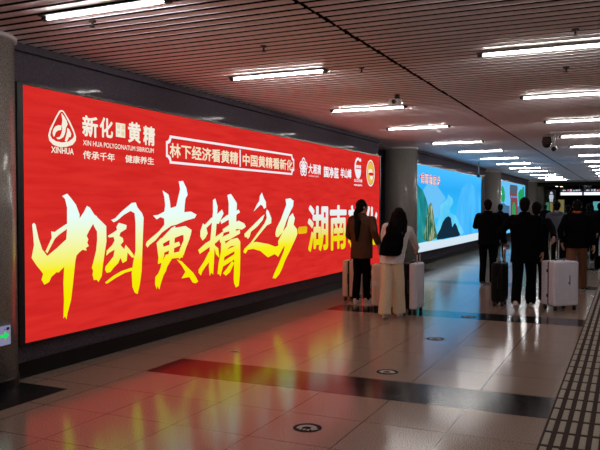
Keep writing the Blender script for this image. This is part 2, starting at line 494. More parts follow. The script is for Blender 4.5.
CHARS= {"zhong":[[[4.934,1.437],[4.955,1.45],[4.973,1.431],[5.007,1.308],[5.052,1.198],[5.118,1.131],[5.246,1.201],[5.38,1.285],[5.377,1.038],[5.314,0.994],[5.263,0.962],[5.236,0.967],[5.168,0.928],[5.137,0.881],[5.078,0.862],[5.042,0.912],[5.064,0.965],[5.021,1.012],[4.986,1.047],[4.923,1.124],[4.953,1.243],[4.943,1.351]],[[5.096,1.176],[5.179,1.302],[5.172,1.363],[5.218,1.356],[5.267,1.382],[5.381,1.433],[5.381,1.382],[5.267,1.326],[5.217,1.292],[5.118,1.158]],[[5.321,1.705],[5.388,1.729],[5.448,1.678],[5.508,1.621],[5.56,1.52],[5.55,1.36],[5.532,1.186],[5.494,1.058],[5.459,0.844],[5.429,0.675],[5.38,0.552],[5.363,0.492],[5.344,0.526],[5.324,0.506],[5.334,0.686],[5.328,0.857],[5.341,1.012],[5.363,1.195],[5.385,1.393],[5.387,1.592],[5.36,1.677]],[[5.513,1.535],[5.545,1.515],[5.557,1.478],[5.624,1.546],[5.668,1.608],[5.711,1.592],[5.779,1.517],[5.82,1.498],[5.761,1.428],[5.692,1.348],[5.658,1.303],[5.684,1.267],[5.667,1.233],[5.69,1.197],[5.647,1.181],[5.656,1.152],[5.6,1.165],[5.557,1.144],[5.508,1.11],[5.463,1.095],[5.468,1.529]]],"guo":[[[5.711,1.592],[5.779,1.517],[5.882,1.449],[5.96,1.395],[5.962,1.232],[5.936,1.125],[5.906,0.995],[5.884,0.872],[5.834,0.815],[5.807,0.841],[5.765,0.84],[5.745,0.901],[5.756,0.935],[5.736,0.972],[5.76,1.029],[5.803,1.144],[5.821,1.261],[5.818,1.344],[5.784,1.385],[5.757,1.428]],[[6.044,1.459],[6.107,1.475],[6.213,1.547],[6.389,1.642],[6.458,1.648],[6.49,1.592],[6.571,1.527],[6.6,1.475],[6.581,1.204],[6.558,0.87],[6.524,0.718],[6.482,0.615],[6.433,0.638],[6.394,0.706],[6.383,0.859],[6.412,0.983],[6.453,1.108],[6.456,1.414],[6.441,1.528],[6.369,1.554],[6.251,1.512],[6.137,1.45],[6.081,1.434]],[[6.129,1.384],[6.167,1.425],[6.231,1.413],[6.297,1.397],[6.289,1.355],[6.192,1.32],[6.173,1.284],[6.23,1.257],[6.241,1.219],[6.191,1.184],[6.256,1.131],[6.28,1.18],[6.346,1.127],[6.405,1.073],[6.436,1.028],[6.385,1.036],[6.31,1.096],[6.294,1.004],[6.228,0.984],[6.19,1.048],[6.152,0.989],[6.077,0.946],[6.021,0.902],[5.966,0.899],[5.938,0.933],[5.949,0.968],[6.022,1.023],[6.078,1.068],[6.097,1.14],[6.005,1.109],[5.961,1.082],[5.969,1.135],[6.06,1.191],[6.098,1.238],[6.08,1.275],[6.006,1.273],[5.988,1.291],[6.08,1.324],[6.136,1.347]],[[5.94,0.8],[6.076,0.86],[6.208,0.898],[6.384,0.922],[6.403,0.888],[6.265,0.874],[6.113,0.833],[5.984,0.789],[5.955,0.784]]],"huang":[[[6.782,1.498],[6.874,1.504],[7.004,1.543],[7.02,1.621],[7.005,1.715],[6.969,1.792],[7.085,1.747],[7.112,1.669],[7.127,1.583],[7.248,1.606],[7.293,1.719],[7.333,1.816],[7.306,1.912],[7.391,1.921],[7.465,1.835],[7.493,1.747],[7.447,1.704],[7.429,1.622],[7.417,1.531],[7.563,1.54],[7.695,1.499],[7.652,1.456],[7.445,1.426],[7.246,1.381],[7.137,1.368],[6.95,1.294],[6.821,1.207],[6.71,1.16],[6.67,1.131],[6.641,1.163],[6.661,1.198],[6.745,1.24],[6.898,1.312],[7.003,1.387],[6.998,1.459],[6.925,1.478],[6.848,1.452]],[[6.846,1.175],[6.934,1.23],[6.975,1.138],[6.995,1.027],[6.947,0.936],[6.87,0.926],[6.881,1.003]],[[6.923,1.212],[7.136,1.336],[7.445,1.36],[7.579,1.307],[7.561,1.241],[7.358,1.249],[7.082,1.195],[6.965,1.16]],[[7.404,1.329],[7.579,1.291],[7.531,1.193],[7.461,1.097],[7.402,1.002],[7.3,0.95],[7.317,1.072],[7.403,1.182]],[[7.126,1.336],[7.224,1.366],[7.189,1.015],[7.08,0.974],[7.103,1.147]],[[6.975,1.122],[7.301,1.17],[7.329,1.123],[6.99,1.052]],[[6.932,0.931],[7.027,1.025],[7.368,1.053],[7.385,0.971],[7.134,0.971]],[[6.948,0.952],[7.08,1.006],[7.172,0.991],[7.053,0.882],[7.026,0.83],[6.983,0.793],[6.92,0.689],[6.893,0.624],[6.858,0.671],[6.842,0.635],[6.812,0.694],[6.818,0.776],[6.879,0.817],[6.921,0.876]],[[7.255,0.953],[7.356,0.924],[7.5,0.831],[7.618,0.755],[7.684,0.689],[7.727,0.637],[7.666,0.62],[7.6,0.639],[7.529,0.713],[7.355,0.712],[7.441,0.786],[7.356,0.875]]],"jing":[[[8.096,1.689],[8.152,1.71],[8.209,1.6],[8.197,1.495],[8.168,1.287],[8.133,1.08],[8.109,0.843],[8.092,0.696],[8.048,0.729],[8.009,0.688],[7.988,0.808],[8.011,1.056],[8.056,1.32],[8.096,1.526]],[[7.786,1.284],[7.85,1.383],[7.914,1.353],[7.957,1.249],[7.902,1.193],[7.838,1.161],[7.786,1.212]],[[7.85,1.34],[8.068,1.461],[8.112,1.413],[7.93,1.323]],[[8.18,1.49],[8.324,1.561],[8.364,1.509],[8.236,1.369],[8.168,1.376]],[[7.733,1.042],[7.902,1.12],[8.122,1.184],[8.363,1.266],[8.352,1.206],[8.178,1.122],[7.956,1.053],[7.769,0.991]],[[7.742,0.789],[7.874,0.889],[7.983,0.999],[8.043,1.01],[8.01,0.88],[7.901,0.814],[7.82,0.754],[7.794,0.71],[7.741,0.749]],[[8.111,1.096],[8.224,1.039],[8.252,0.908],[8.166,0.964]],[[8.472,1.762],[8.562,1.779],[8.654,1.709],[8.729,1.647],[8.716,1.537],[8.696,1.209],[8.53,1.146],[8.501,1.492],[8.507,1.646]],[[8.282,1.413],[8.441,1.478],[8.779,1.559],[8.817,1.521],[8.531,1.43],[8.305,1.367]],[[8.34,1.291],[8.531,1.353],[8.779,1.402],[8.939,1.36],[8.985,1.311],[8.874,1.272],[8.747,1.286],[8.47,1.256],[8.369,1.244]],[[8.253,1.173],[8.53,1.23],[8.81,1.274],[8.816,1.22],[8.53,1.146],[8.281,1.111]],[[8.305,1.147],[8.41,1.118],[8.398,0.975],[8.35,0.795],[8.28,0.658],[8.245,0.688],[8.205,0.692],[8.234,0.834],[8.292,0.981]],[[8.351,1.069],[8.56,1.145],[8.746,1.16],[8.822,1.103],[8.822,0.887],[8.808,0.634],[8.776,0.478],[8.7,0.46],[8.651,0.522],[8.638,0.586],[8.652,0.835],[8.665,1.053],[8.56,1.052],[8.38,0.985]],[[8.398,0.999],[8.665,1.047],[8.658,0.975],[8.374,0.909]],[[8.362,0.855],[8.658,0.935],[8.658,0.86],[8.338,0.781]],[[8.456,0.75],[8.59,0.839],[8.652,0.81],[8.529,0.689],[8.42,0.652],[8.35,0.692]]],"zhi":[[[9.424,1.765],[9.486,1.811],[9.541,1.738],[9.611,1.674],[9.618,1.586],[9.555,1.57],[9.506,1.618],[9.438,1.631],[9.23,1.533],[9.336,1.64],[9.404,1.688]],[[8.947,1.208],[9.073,1.266],[9.269,1.355],[9.472,1.448],[9.568,1.482],[9.506,1.399],[9.336,1.306],[9.138,1.233],[9.099,1.162],[9.048,1.133],[9.009,1.16],[8.959,1.162]],[[9.646,1.56],[9.702,1.533],[9.796,1.421],[9.789,1.345],[9.646,1.315],[9.471,1.222],[9.203,1.073],[9.302,1.078],[9.681,1.029],[9.935,0.973],[10.078,0.99],[10.093,0.914],[10.032,0.85],[9.898,0.858],[9.681,0.822],[9.437,0.934],[9.203,0.979],[9.041,0.972],[8.977,0.923],[8.915,0.948],[8.946,0.993],[9.138,1.076],[9.403,1.241],[9.575,1.349],[9.646,1.429],[9.624,1.511]]],"xiang":[[[10.301,1.723],[10.476,1.739],[10.599,1.698],[10.582,1.61],[10.477,1.522],[10.341,1.385],[10.262,1.283],[10.2,1.199],[10.032,1.12],[9.957,1.13],[9.935,1.174],[9.972,1.257],[10.123,1.389],[10.239,1.524],[10.333,1.634]],[[10.436,1.436],[10.566,1.494],[10.649,1.408],[10.599,1.303],[10.733,1.225],[10.75,1.146],[10.666,1.06],[10.477,0.893],[10.278,0.732],[10.162,0.603],[10.063,0.526],[9.935,0.473],[9.839,0.489],[9.898,0.557],[10.085,0.728],[10.239,0.889],[10.278,0.98],[10.2,0.936],[10.032,0.809],[9.898,0.865],[10.047,0.978],[10.032,1.053],[10.2,1.199],[10.341,1.281]]],"dash":[[[10.773,1.227],[10.819,1.263],[11.107,1.268],[11.15,1.247],[11.138,1.159],[11.095,1.145],[10.82,1.142],[10.779,1.16]]]}
EMB= [[[5.319,2.51],[5.352,2.488],[5.387,2.447],[5.402,2.409],[5.378,2.374],[5.364,2.314],[5.34,2.279],[5.295,2.256],[5.269,2.253],[5.248,2.267],[5.296,2.278],[5.317,2.309],[5.332,2.356],[5.324,2.394],[5.333,2.447]],[[5.214,2.273],[5.201,2.305],[5.212,2.344],[5.24,2.375],[5.279,2.39],[5.318,2.391],[5.314,2.348],[5.27,2.337],[5.239,2.315],[5.225,2.279]],[[5.396,2.376],[5.423,2.365],[5.451,2.322],[5.441,2.288],[5.422,2.289],[5.385,2.235],[5.364,2.249],[5.377,2.282],[5.395,2.336]]]
RING= [[[5.316,2.541],[5.289,2.53],[5.253,2.483],[5.209,2.414],[5.165,2.346],[5.142,2.28],[5.155,2.231],[5.207,2.194],[5.295,2.179],[5.385,2.189],[5.468,2.215],[5.514,2.261],[5.518,2.302],[5.488,2.365],[5.433,2.445],[5.379,2.504],[5.347,2.537]],[[5.32,2.527],[5.296,2.51],[5.262,2.465],[5.219,2.396],[5.18,2.328],[5.168,2.283],[5.19,2.253],[5.242,2.232],[5.322,2.226],[5.407,2.24],[5.469,2.277],[5.49,2.303],[5.484,2.329],[5.464,2.363],[5.415,2.433],[5.366,2.496],[5.339,2.523]]]
TX= {"hz":[["新",5.609,5.843,2.313,2.532],["化",5.87,6.08,2.328,2.54],["黄",6.332,6.558,2.312,2.544],["精",6.602,6.824,2.305,2.528]],"seal":[6.13,6.283,2.355,2.507],"latin":[5.618,6.798,2.224,2.277],"tag":[5.617,6.106,2.085,2.172],"tag2":[6.281,6.802,2.086,2.172],"xinhua":[5.18,5.484,2.117,2.179],"plaque":[7.039,10.623,2.121,2.459],"sl1":[7.115,8.768,2.167,2.336],"sl2":[8.898,10.566,2.157,2.364],"sep":[8.814,8.837,2.093,2.433],"flower":[10.828,11.168,2.108,2.434],"t1":[11.201,11.751,2.174,2.35],"t1b":[11.223,11.647,2.118,2.149],"t2":[11.889,12.615,2.135,2.339],"t3":[12.707,13.299,2.156,2.348],"crown":[13.461,13.913,2.19,2.603],"c1":[13.448,13.927,2.103,2.164],"c2":[13.437,13.928,2.014,2.067],"oval":[14.158,14.759,2.034,2.605],"hu":[11.17,12.093,0.801,1.63],"nan":[12.173,13.03,0.779,1.633],"xin":[13.12,13.967,0.765,1.635],"hua":[14.055,14.943,0.757,1.617]}
S2= {"text":[[18.053,18.201,2.234,2.493],[18.346,18.496,2.361,2.44],[18.531,18.867,2.218,2.519],[18.941,19.291,2.221,2.51],[19.382,19.731,2.215,2.501],[19.841,20.191,2.21,2.501],[20.289,20.637,2.203,2.501]],"hill":[[[17.868,2.257],[18.286,2.138],[18.722,2.034],[19.027,1.823],[19.341,1.547],[19.669,1.1],[19.839,0.768],[19.519,0.659],[17.898,0.635]]],"rock":[[[18.749,0.712],[18.966,1.076],[19.113,1.35],[19.262,1.587],[19.527,1.728],[19.689,1.648],[19.824,1.424],[19.962,1.176],[20.168,0.922],[20.344,0.708],[19.842,0.666],[19.361,0.626]]],"rockl":[[[19.498,1.587],[19.624,1.688],[19.724,1.546],[19.761,1.342],[19.895,1.218],[19.833,1.055],[19.969,0.846],[19.679,0.652],[19.44,0.622],[19.546,0.86],[19.701,1.099],[19.535,1.345]],[[19.155,1.548],[19.339,1.627],[19.406,1.467],[19.267,1.348],[19.114,1.31]]],"trees":[[[20.26,0.648],[20.307,0.793],[20.686,0.949],[20.949,1.136],[21.313,1.259],[21.69,1.312],[22.023,1.249],[22.231,0.951],[22.432,1.038],[22.636,1.088],[22.913,0.957],[23.132,0.81],[23.421,0.673],[23.03,0.64],[21.805,0.642],[21.052,0.637]]],"river":[[[20.168,0.943],[20.588,1.333],[20.669,1.629],[21.58,1.851],[21.672,1.985],[22.266,1.858],[22.371,1.723],[21.878,1.542],[21.98,1.407],[22.797,1.308],[23.233,1.067],[24.029,0.758],[23.689,0.649],[23.029,0.649],[21.612,0.658],[20.345,0.645]]],"peaks":[[[22.403,0.627],[22.8,1.215],[22.998,1.679],[23.64,2.208],[24.806,2.485],[26.939,2.124],[27.056,0.608]],[[18.722,2.034],[19.171,2.221],[19.968,2.326],[21.391,1.849],[20.669,1.629],[20.502,1.292],[19.993,1.257],[19.339,1.627]]],"white":[[[17.898,0.635],[19.519,0.639],[21.053,0.615],[23.69,0.634],[27.141,0.649],[27.151,0.387],[23.698,0.374],[21.059,0.386],[17.902,0.392]]],"badge":[[[17.898,0.598],[18.175,0.611],[18.346,0.537],[18.29,0.464],[18.039,0.429],[17.901,0.448]]]}
S3= {"tower":[[[34.174,2.637],[36.584,2.645],[36.525,2.219],[36.719,1.857],[36.898,1.061],[37.129,0.872],[34.082,0.928],[34.336,1.096],[34.402,1.956],[34.124,2.181]]],"roof":[[[34.251,2.611],[34.632,2.639],[36.16,2.646],[36.586,2.615],[36.683,2.435],[36.429,2.387],[36.438,2.248],[34.272,2.24],[34.187,2.41],[34.035,2.435]]],"windows":[[[34.507,2.118],[34.895,2.118],[34.9,2.03],[34.512,2.037]],[[35.172,2.116],[35.614,2.116],[35.619,2.033],[35.176,2.034]],[[35.942,2.12],[36.361,2.12],[36.366,2.036],[35.947,2.037]]],"arch":[[[34.955,1.087],[34.924,1.612],[35.23,1.8],[35.633,1.802],[35.975,1.582],[36.005,1.073]]],"trees":[[[31.725,2.408],[32.117,2.525],[32.57,2.319],[32.756,2.077],[32.629,1.856],[32.224,1.772],[31.752,1.877]],[[37.068,1.828],[36.952,2.288],[37.695,2.488],[38.294,2.47],[38.613,2.636],[39.14,2.65],[39.393,1.809],[38.186,1.993]]],"town":[[[31.693,1.743],[32.428,1.763],[33.129,1.666],[34.155,1.64],[34.264,1.039],[31.727,1.078]],[[36.864,1.613],[39.402,1.679],[39.451,0.961],[36.902,0.999]]]}
# ---------------------------------------------------------------- the setting
XW = -5.12          # face of the left wall
XB = -5.02          # face of the backlit pictures
ZC = 3.10           # underside of the slats
Y0, Y1 = -1.0, 62.0

bm = bmesh.new()
box(bm, -6.3, 4.6, Y0, Y1, -0.1, 0.0)
struct('floor', bm, M['floor'])

bm = bmesh.new()
y = Y0
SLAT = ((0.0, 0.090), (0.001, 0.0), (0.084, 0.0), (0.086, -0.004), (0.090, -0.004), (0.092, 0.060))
rnd = random.Random(5)
while y < 46.0:
    for xa, xb in ((XW - 0.85, -2.225), (-2.20, 1.55), (1.60, 4.5)):
        xb = xb - rnd.uniform(0, 0.015)
        xa = xa + (rnd.uniform(0, 0.015) if xa > -5 else 0)
        va = [bm.verts.new((xa, y + p, ZC + q)) for p, q in SLAT]
        vb = [bm.verts.new((xb, y + p, ZC + q)) for p, q in SLAT]
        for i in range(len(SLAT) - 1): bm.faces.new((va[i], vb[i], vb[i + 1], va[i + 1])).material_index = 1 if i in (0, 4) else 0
    y += 0.145
struct('ceiling', bm, M['slat']).data.materials.append(M['slat_shade'])
bm = bmesh.new()
box(bm, -6.3, 4.6, Y0, Y1, 3.50, 3.60)
struct('ceiling_soffit', bm, M['soffit'])
bm = bmesh.new()
box(bm, XW, 4.5, 46.0, 46.3, 2.86, 3.50)
struct('ceiling_bulkhead', bm, M['soffit'])

bm = bmesh.new()
SEG = ((Y0, 3.75), (4.74, 15.28), (17.95, 28.45), (31.12, 41.6))   # wall panels, the columns stand free in the recesses between them
box(bm, -6.3, -6.1, Y0, 45.0, 0.0, 3.5)
for a, c in SEG:
    box(bm, -6.1, XW, a, c, 0.0, 3.5)
    box(bm, XW, XW + 0.06, a, c, 3.03, 3.10)                    # shadow ledge under the ceiling
struct('wall_left', bm, M['wall'])
bm = bmesh.new()
box(bm, 4.5, 4.7, Y0, Y1, 0.0, 3.5)
struct('wall_right', bm, M['wall_plain'])
bm = bmesh.new()
box(bm, -6.3, 4.6, Y1, Y1 + 0.2, 0.0, 3.5)
struct('wall_far', bm, M['soffit'])
bm = bmesh.new()
box(bm, XW - 0.2, XW, 45.0, Y1, 0.0, 3.5)
struct('wall_shop', bm, M['shop_wall'])
bm = bmesh.new()
for a, c in SEG: box(bm, XW, XW + 0.02, a, c, 0.0, 0.15)
for (a0, a1), (b0, b1) in zip(SEG, SEG[1:]): box(bm, -6.1, -6.08, a1, b0, 0.0, 0.15)
struct('baseboard_left', bm, M['skirting'])

# tactile guide path
tp = thing('tactile_paving', 'brown tactile guide path with rows of beige raised bars, at lower right', 'tactile paving', (-0.53, 4.0, 0))
bm = bmesh.new()
box(bm, 0, 0.63, -1.0, 36.0, 0.0, 0.004)
done('paving_base', bm, M['brown_stone'], tp)
bm = bmesh.new()
yy = -0.95
while yy < 35.5:
    for k in range(8):
        x = 0.036 + k * 0.0775
        v0 = [bm.verts.new(p) for p in ((x - 0.021, yy, 0.004), (x + 0.021, yy, 0.004), (x + 0.021, yy + 0.265, 0.004), (x - 0.021, yy + 0.265, 0.004))]
        v1 = [bm.verts.new(p) for p in ((x - 0.016, yy + 0.006, 0.009), (x + 0.016, yy + 0.006, 0.009), (x + 0.016, yy + 0.259, 0.009), (x - 0.016, yy + 0.259, 0.009))]
        bm.faces.new(v1)
        for i in range(4): bm.faces.new((v0[i], v0[(i + 1) % 4], v1[(i + 1) % 4], v1[i]))
    yy += 0.322
done('guide_bars', bm, M['beige_bar'], tp)

# columns
col_lab = ['grey granite column at the left edge carrying a green exit arrow plate',
           'grey granite column between the red billboard and the blue landscape screen',
           'grey granite column between the landscape screen and the tower screen',
           'farthest grey granite column beyond the tower screen']
for k in range(4):
    c = thing('granite_column', col_lab[k], 'column', (-5.285, 4.43 + 13.16 * k, 0), 0, 'columns along the left wall')
    bm = bmesh.new(); cyl(bm, (0, 0, 0.10), (0, 0, 3.06), 0.42, 0.412, n=64); sh = done('shaft', bm, M['column'], c, True)
    for p in sh.data.polygons:
        if abs(p.normal.z) > 0.9: p.use_smooth = False
    bm = bmesh.new(); loft(bm, [((0, 0, 0), .428, .428), ((0, 0, 0.09), .428, .428), ((0, 0, 0.10), .42, .42)], 64); done('base_ring', bm, M['skirting'], c)
    bm = bmesh.new(); loft(bm, [((0, 0, 3.058), .412, .412), ((0, 0, 3.064), .435, .435), ((0, 0, 3.095), .435, .435)], 64); done('capital_ring', bm, M['slat'], c)

# exit arrow plate wrapped on the first column
ex = thing('exit_sign', 'pale exit direction plate with a green arrow low on the leftmost column', 'sign', (-5.285, 4.43, 0.49))
def arc_panel(bm, r, a0, a1, z0, z1, n=12, th=0.006):
    rows = []
    for i in range(n + 1):
        a = R(a0 + (a1 - a0) * i / n)
        rows.append([bm.verts.new((rr * math.cos(a), rr * math.sin(a), z)) for rr, z in ((r, z0), (r + th, z0), (r + th, z1), (r, z1))])
    for p, q in zip(rows, rows[1:]):
        for i in range(4): bm.faces.new((p[i], p[(i + 1) % 4], q[(i + 1) % 4], q[i]))
    bm.faces.new(rows[0]); bm.faces.new(rows[-1][::-1])
bm = bmesh.new(); arc_panel(bm, 0.421, -32, 13.4, -0.083, 0.083); done('plate', bm, M['exit_panel'], ex)
bm = bmesh.new()
arc_panel(bm, 0.4275, -11, 4, -0.012, 0.012, 6, 0.003)
for i in range(8):
    f = 1 - i / 8
    arc_panel(bm, 0.4275, 3 + i * 0.8, 3 + (i + 1) * 0.8, -0.036 * f, 0.036 * f, 1, 0.003)
done('arrow', bm, M['exit_green'], ex)
bm = bmesh.new(); arc_panel(bm, 0.4275, 6, 10.5, 0.045, 0.068, 3, 0.003); arc_panel(bm, 0.4275, 2.5, 3.8, 0.05, 0.058, 1, 0.003); done('maker_mark', bm, M['frame'], ex)

# ---------------------------------------------------------------- backlit pictures on the left wall
def lightbox(name, label, y0, y1, z0, z1, face, group):
    t = thing(name, label, 'billboard', (0, 0, 0), 0, group)
    bm = bmesh.new()
    box(bm, XW, XB - 0.004, y0 - 0.03, y1 + 0.03, z0 - 0.03, z1 + 0.03)
    for a in ((y0 - 0.07, y0), (y1, y1 + 0.05)):
        box(bm, XW, XB + 0.012, a[0], a[1], z0 - 0.02, z1 + 0.02)
    for a in ((z0 - 0.02, z0), (z1, z1 + 0.015)):
        box(bm, XW, XB + 0.010, y0, y1, a[0], a[1])
    done('frame', bm, M['frame'], t)
    bm = bmesh.new()
    box(bm, XB - 0.004, XB, y0, y1, z0, z1)
    done('backlit_panel', bm, face, t)
    return t
XI = XB + 0.0015
red = lightbox('advertising_lightbox', 'huge red backlit billboard with yellow brush calligraphy on the left wall', 4.83, 15.07, 0.345, 2.712, M['sign_red'], None)
for key in ('zhong', 'guo', 'huang', 'jing', 'zhi', 'xiang'):
    bm = bmesh.new()
    for p in CHARS[key]: flat_poly(bm, p, XI)
    done('headline_character', bm, M['ink_headline'], red)
bm = bmesh.new()
for p in CHARS['dash']: flat_poly(bm, p, XI)
done('headline_dash', bm, M['ink_dash'], red)
for key, ch in (('hu', '湖'), ('nan', '南'), ('xin', '新'), ('hua', '化')):
    wall_text('headline_character', ch, TX[key], XI + 0.003, M['ink_headline_small'], red, 0.028)
bm = bmesh.new()
for p in EMB: flat_poly(bm, p, XI)
flat_ring(bm, RING[0], RING[1], XI)
done('emblem', bm, M['ink_pale'], red)
wall_text('emblem_lettering', 'XINHUA', TX['xinhua'], XI + 0.002, M['ink_pale'], red, 0.02)
for ch, *bb in TX['hz']:
    wall_text('brand_character', ch, bb, XI + 0.002, M['ink_pale'], red, 0.03)
b = TX['seal']
bm = bmesh.new(); flat_poly(bm, [(b[0], b[2]), (b[1], b[2]), (b[1], b[3]), (b[0], b[3])], XI); sl = done('seal', bm, M['ink_pale'], red)
wy, wz = (b[1] - b[0]), (b[3] - b[2])
for k, (ch, a, c) in enumerate((('湖', .55, .55), ('南', .55, .08), ('特', .08, .55), ('产', .08, .08))):
    wall_text('seal_lettering', ch, (b[0] + wy * a, b[0] + wy * (a + .37), b[2] + wz * c, b[2] + wz * (c + .37)), XI + 0.0045, M['ink_gold'], sl, 0.01)
wall_text('latin_lettering', 'XIN HUA POLYGONATUM SIBIRICUM', TX['latin'], XI + 0.002, M['ink_pale'], red, 0.012)
wall_text('tagline', '传承千年', TX['tag'], XI + 0.002, M['ink_pale'], red, 0.016)
wall_text('tagline', '健康养生', TX['tag2'], XI + 0.002, M['ink_pale'], red, 0.016)
def notched(y0, y1, z0, z1, r, n=5):
    pts = []
    for cy, cz, a0 in ((y0, z0, 90), (y1, z0, 180), (y1, z1, 270), (y0, z1, 0)):
        for i in range(n + 1):
            a = R(a0 - 90 * i / n)
            pts.append((cy + r * math.cos(a), cz + r * math.sin(a)))
    return pts
b = TX['plaque']
bm = bmesh.new()
flat_ring(bm, notched(b[0], b[1], b[2], b[3], 0.075), notched(b[0] + .035, b[1] - .035, b[2] + .03, b[3] - .03, 0.075), XI)
done('slogan_border', bm, M['ink_white'], red)
wall_text('slogan_lettering', '林下经济看黄精', (TX['sl1'][0], TX['sl1'][1], 2.197, 2.372), XI + 0.002, M['ink_cream'], red, 0.024)
wall_text('slogan_lettering', '中国黄精看新化', (TX['sl2'][0], TX['sl2'][1], 2.190, 2.365), XI + 0.002, M['ink_cream'], red, 0.024)
bm = bmesh.new(); flat_poly(bm, [(8.812, 2.17), (8.84, 2.17), (8.84, 2.41), (8.812, 2.41)], XI); done('slogan_divider', bm, M['ink_white'], red)
# small marks at the upper right
b = TX['flower']; cy, cz, rr = (b[0] + b[1]) / 2, (b[2] + b[3]) / 2, 0.165
bm = bmesh.new()
def disc(cy, cz, ry, rz, n=24): return [(cy + ry * math.cos(2 * PI * i / n), cz + rz * math.sin(2 * PI * i / n)) for i in range(n)]
for k in range(5):
    a = R(90 + 72 * k)
    p = (cy + .095 * math.cos(a), cz + .095 * math.sin(a))
    flat_ring(bm, disc(*p, .072, .072), disc(*p, .045, .045), XI)
    p2 = (cy + .085 * math.cos(a), cz + .085 * math.sin(a))
    flat_poly(bm, disc(*p2, .028, .028, 12), XI)
flat_poly(bm, disc(cy, cz, .05, .05), XI + .001)
done('flower_mark', bm, M['ink_white'], red)
wall_text('mark_lettering', '大湘清', TX['t1'], XI + 0.002, M['ink_white'], red, 0.03)
wall_text('mark_lettering', 'DAXIANGQING', TX['t1b'], XI + 0.002, M['ink_white'], red, 0.0)
wall_text('mark_lettering', '国净蓝', TX['t2'], XI + 0.002, M['ink_white'], red, 0.035)
wall_text('mark_lettering', '羊山嶂', TX['t3'], XI + 0.002, M['ink_white'], red, 0.035)
b = TX['crown']; cy = (b[0] + b[1]) / 2
bm = bmesh.new()
arc = lambda r, a0, a1, cz, n=14: [(cy + r * math.cos(R(a0 + (a1 - a0) * i / n)), cz + r * math.sin(R(a0 + (a1 - a0) * i / n))) for i in range(n + 1)]
flat_poly(bm, arc(.205, 75, 255, 2.40) + arc(.15, 255, 75, 2.40), XI)
flat_poly(bm, arc(.17, 180, 360, 2.34) + [(cy + .17, 2.37), (cy - .17, 2.37)], XI)
for k in range(4):
    flat_poly(bm, [(cy - .15 + k * .085, 2.39), (cy - .09 + k * .085, 2.39), (cy - .09 + k * .085, 2.45), (cy - .15 + k * .085, 2.45)], XI)
flat_poly(bm, disc(cy + .12, 2.56, .06, .035, 12), XI)
done('bowl_mark', bm, M['ink_white'], red)
wall_text('mark_lettering', '五江天湖', TX['c1'], XI + 0.002, M['ink_white'], red, 0.03)
wall_text('mark_lettering', 'wujiangtianhu', TX['c2'], XI + 0.002, M['ink_white'], red, 0.03)
b = TX['oval']; cy, cz = (b[0] + b[1]) / 2, (b[2] + b[3]) / 2
bm = bmesh.new(); flat_ring(bm, disc(cy, cz, .27, .285, 40), disc(cy, cz, .235, .25, 40), XI); rg = done('round_badge', bm, M['ink_pale'], red)
bm = bmesh.new(); flat_poly(bm, disc(cy, cz, .22, .235, 40), XI); done('badge_disc', bm, M['ink_gold'], rg)
bm = bmesh.new()
flat_poly(bm, disc(cy - .02, cz + .03, .13, .06, 16), XI + .003); flat_poly(bm, disc(cy + .05, cz - .09, .09, .05, 16), XI + .003)
done('badge_figure', bm, M['ink_pale'], rg)
bm = bmesh.new(); flat_poly(bm, disc(cy + .03, cz - .02, .16, .035, 16), XI + .0035); done('badge_ribbon', bm, M['ink_red'], rg)

def clip_y(p, lo, hi):
    return [(min(hi, max(lo, a)), min(2.71, max(0.385, b))) for a, b in p]
blue = lightbox('landscape_lightbox', 'blue backlit landscape picture of lake and mountains past the red billboard', 18.02, 27.08, 0.385, 2.715, M['sky'], None)
def layer(t, polys, name, m, x, lo=18.02, hi=27.08):
    bm = bmesh.new()
    for p in polys: flat_poly(bm, clip_y(p, lo, hi), x)
    return done(name, bm, m, t)
layer(blue, S2['peaks'][:1], 'mountain', M['peak'], XI)
layer(blue, S2['peaks'][1:], 'mountain', M['sky_pale'], XI)
layer(blue, S2['river'], 'lake', M['river'], XI + .004)
layer(blue, S2['hill'], 'hillside', M['hill'], XI + .008)
layer(blue, S2['rock'], 'rock_pillar', M['rock_green'], XI + .012)
layer(blue, S2['rockl'], 'rock_face', M['rock_tan'], XI + .016)
layer(blue, S2['trees'], 'tree_silhouette', M['trees_dark'], XI + .012)
layer(blue, S2['white'], 'caption_strip', M['strip_white'], XI + .020)
layer(blue, S2['badge'], 'strip_badge', M['leaf_green'], XI + .024)
for ch, bb in zip('化·美丽的家乡', S2['text']):
    bb = list(bb)
    if bb[0] < 18.03: bb[0] = 18.03
    wall_text('title_outline', ch, bb, XI + .010, M['ink_white'], blue, 0.10)
    wall_text('title_character', ch, bb, XI + .014, M['ink_red'], blue, 0.0)
tower = lightbox('tower_lightbox', 'smaller backlit picture of a red brick tower under blue sky, farther along the wall', 31.3, 39.6, 0.385, 2.74, M['sky_pale'], None)
for q in S3['town']: layer(tower, [q], 'town_skyline', M['town_blue'], XI, 31.3, 39.6)
for q in S3['trees']: layer(tower, [q], 'tree', M['leaf_green'], XI + .004, 31.3, 39.6)
layer(tower, S3['tower'], 'tower', M['tower_red'], XI + .008, 31.3, 39.6)
layer(tower, S3['roof'], 'tower_roof', M['tower_grey'], XI + .012, 31.3, 39.6)
for q in S3['windows']: layer(tower, [q], 'tower_window', M['sky'], XI + .012, 31.3, 39.6)
layer(tower, S3['arch'], 'tower_arch', M['leaf_green'], XI + .012, 31.3, 39.6)

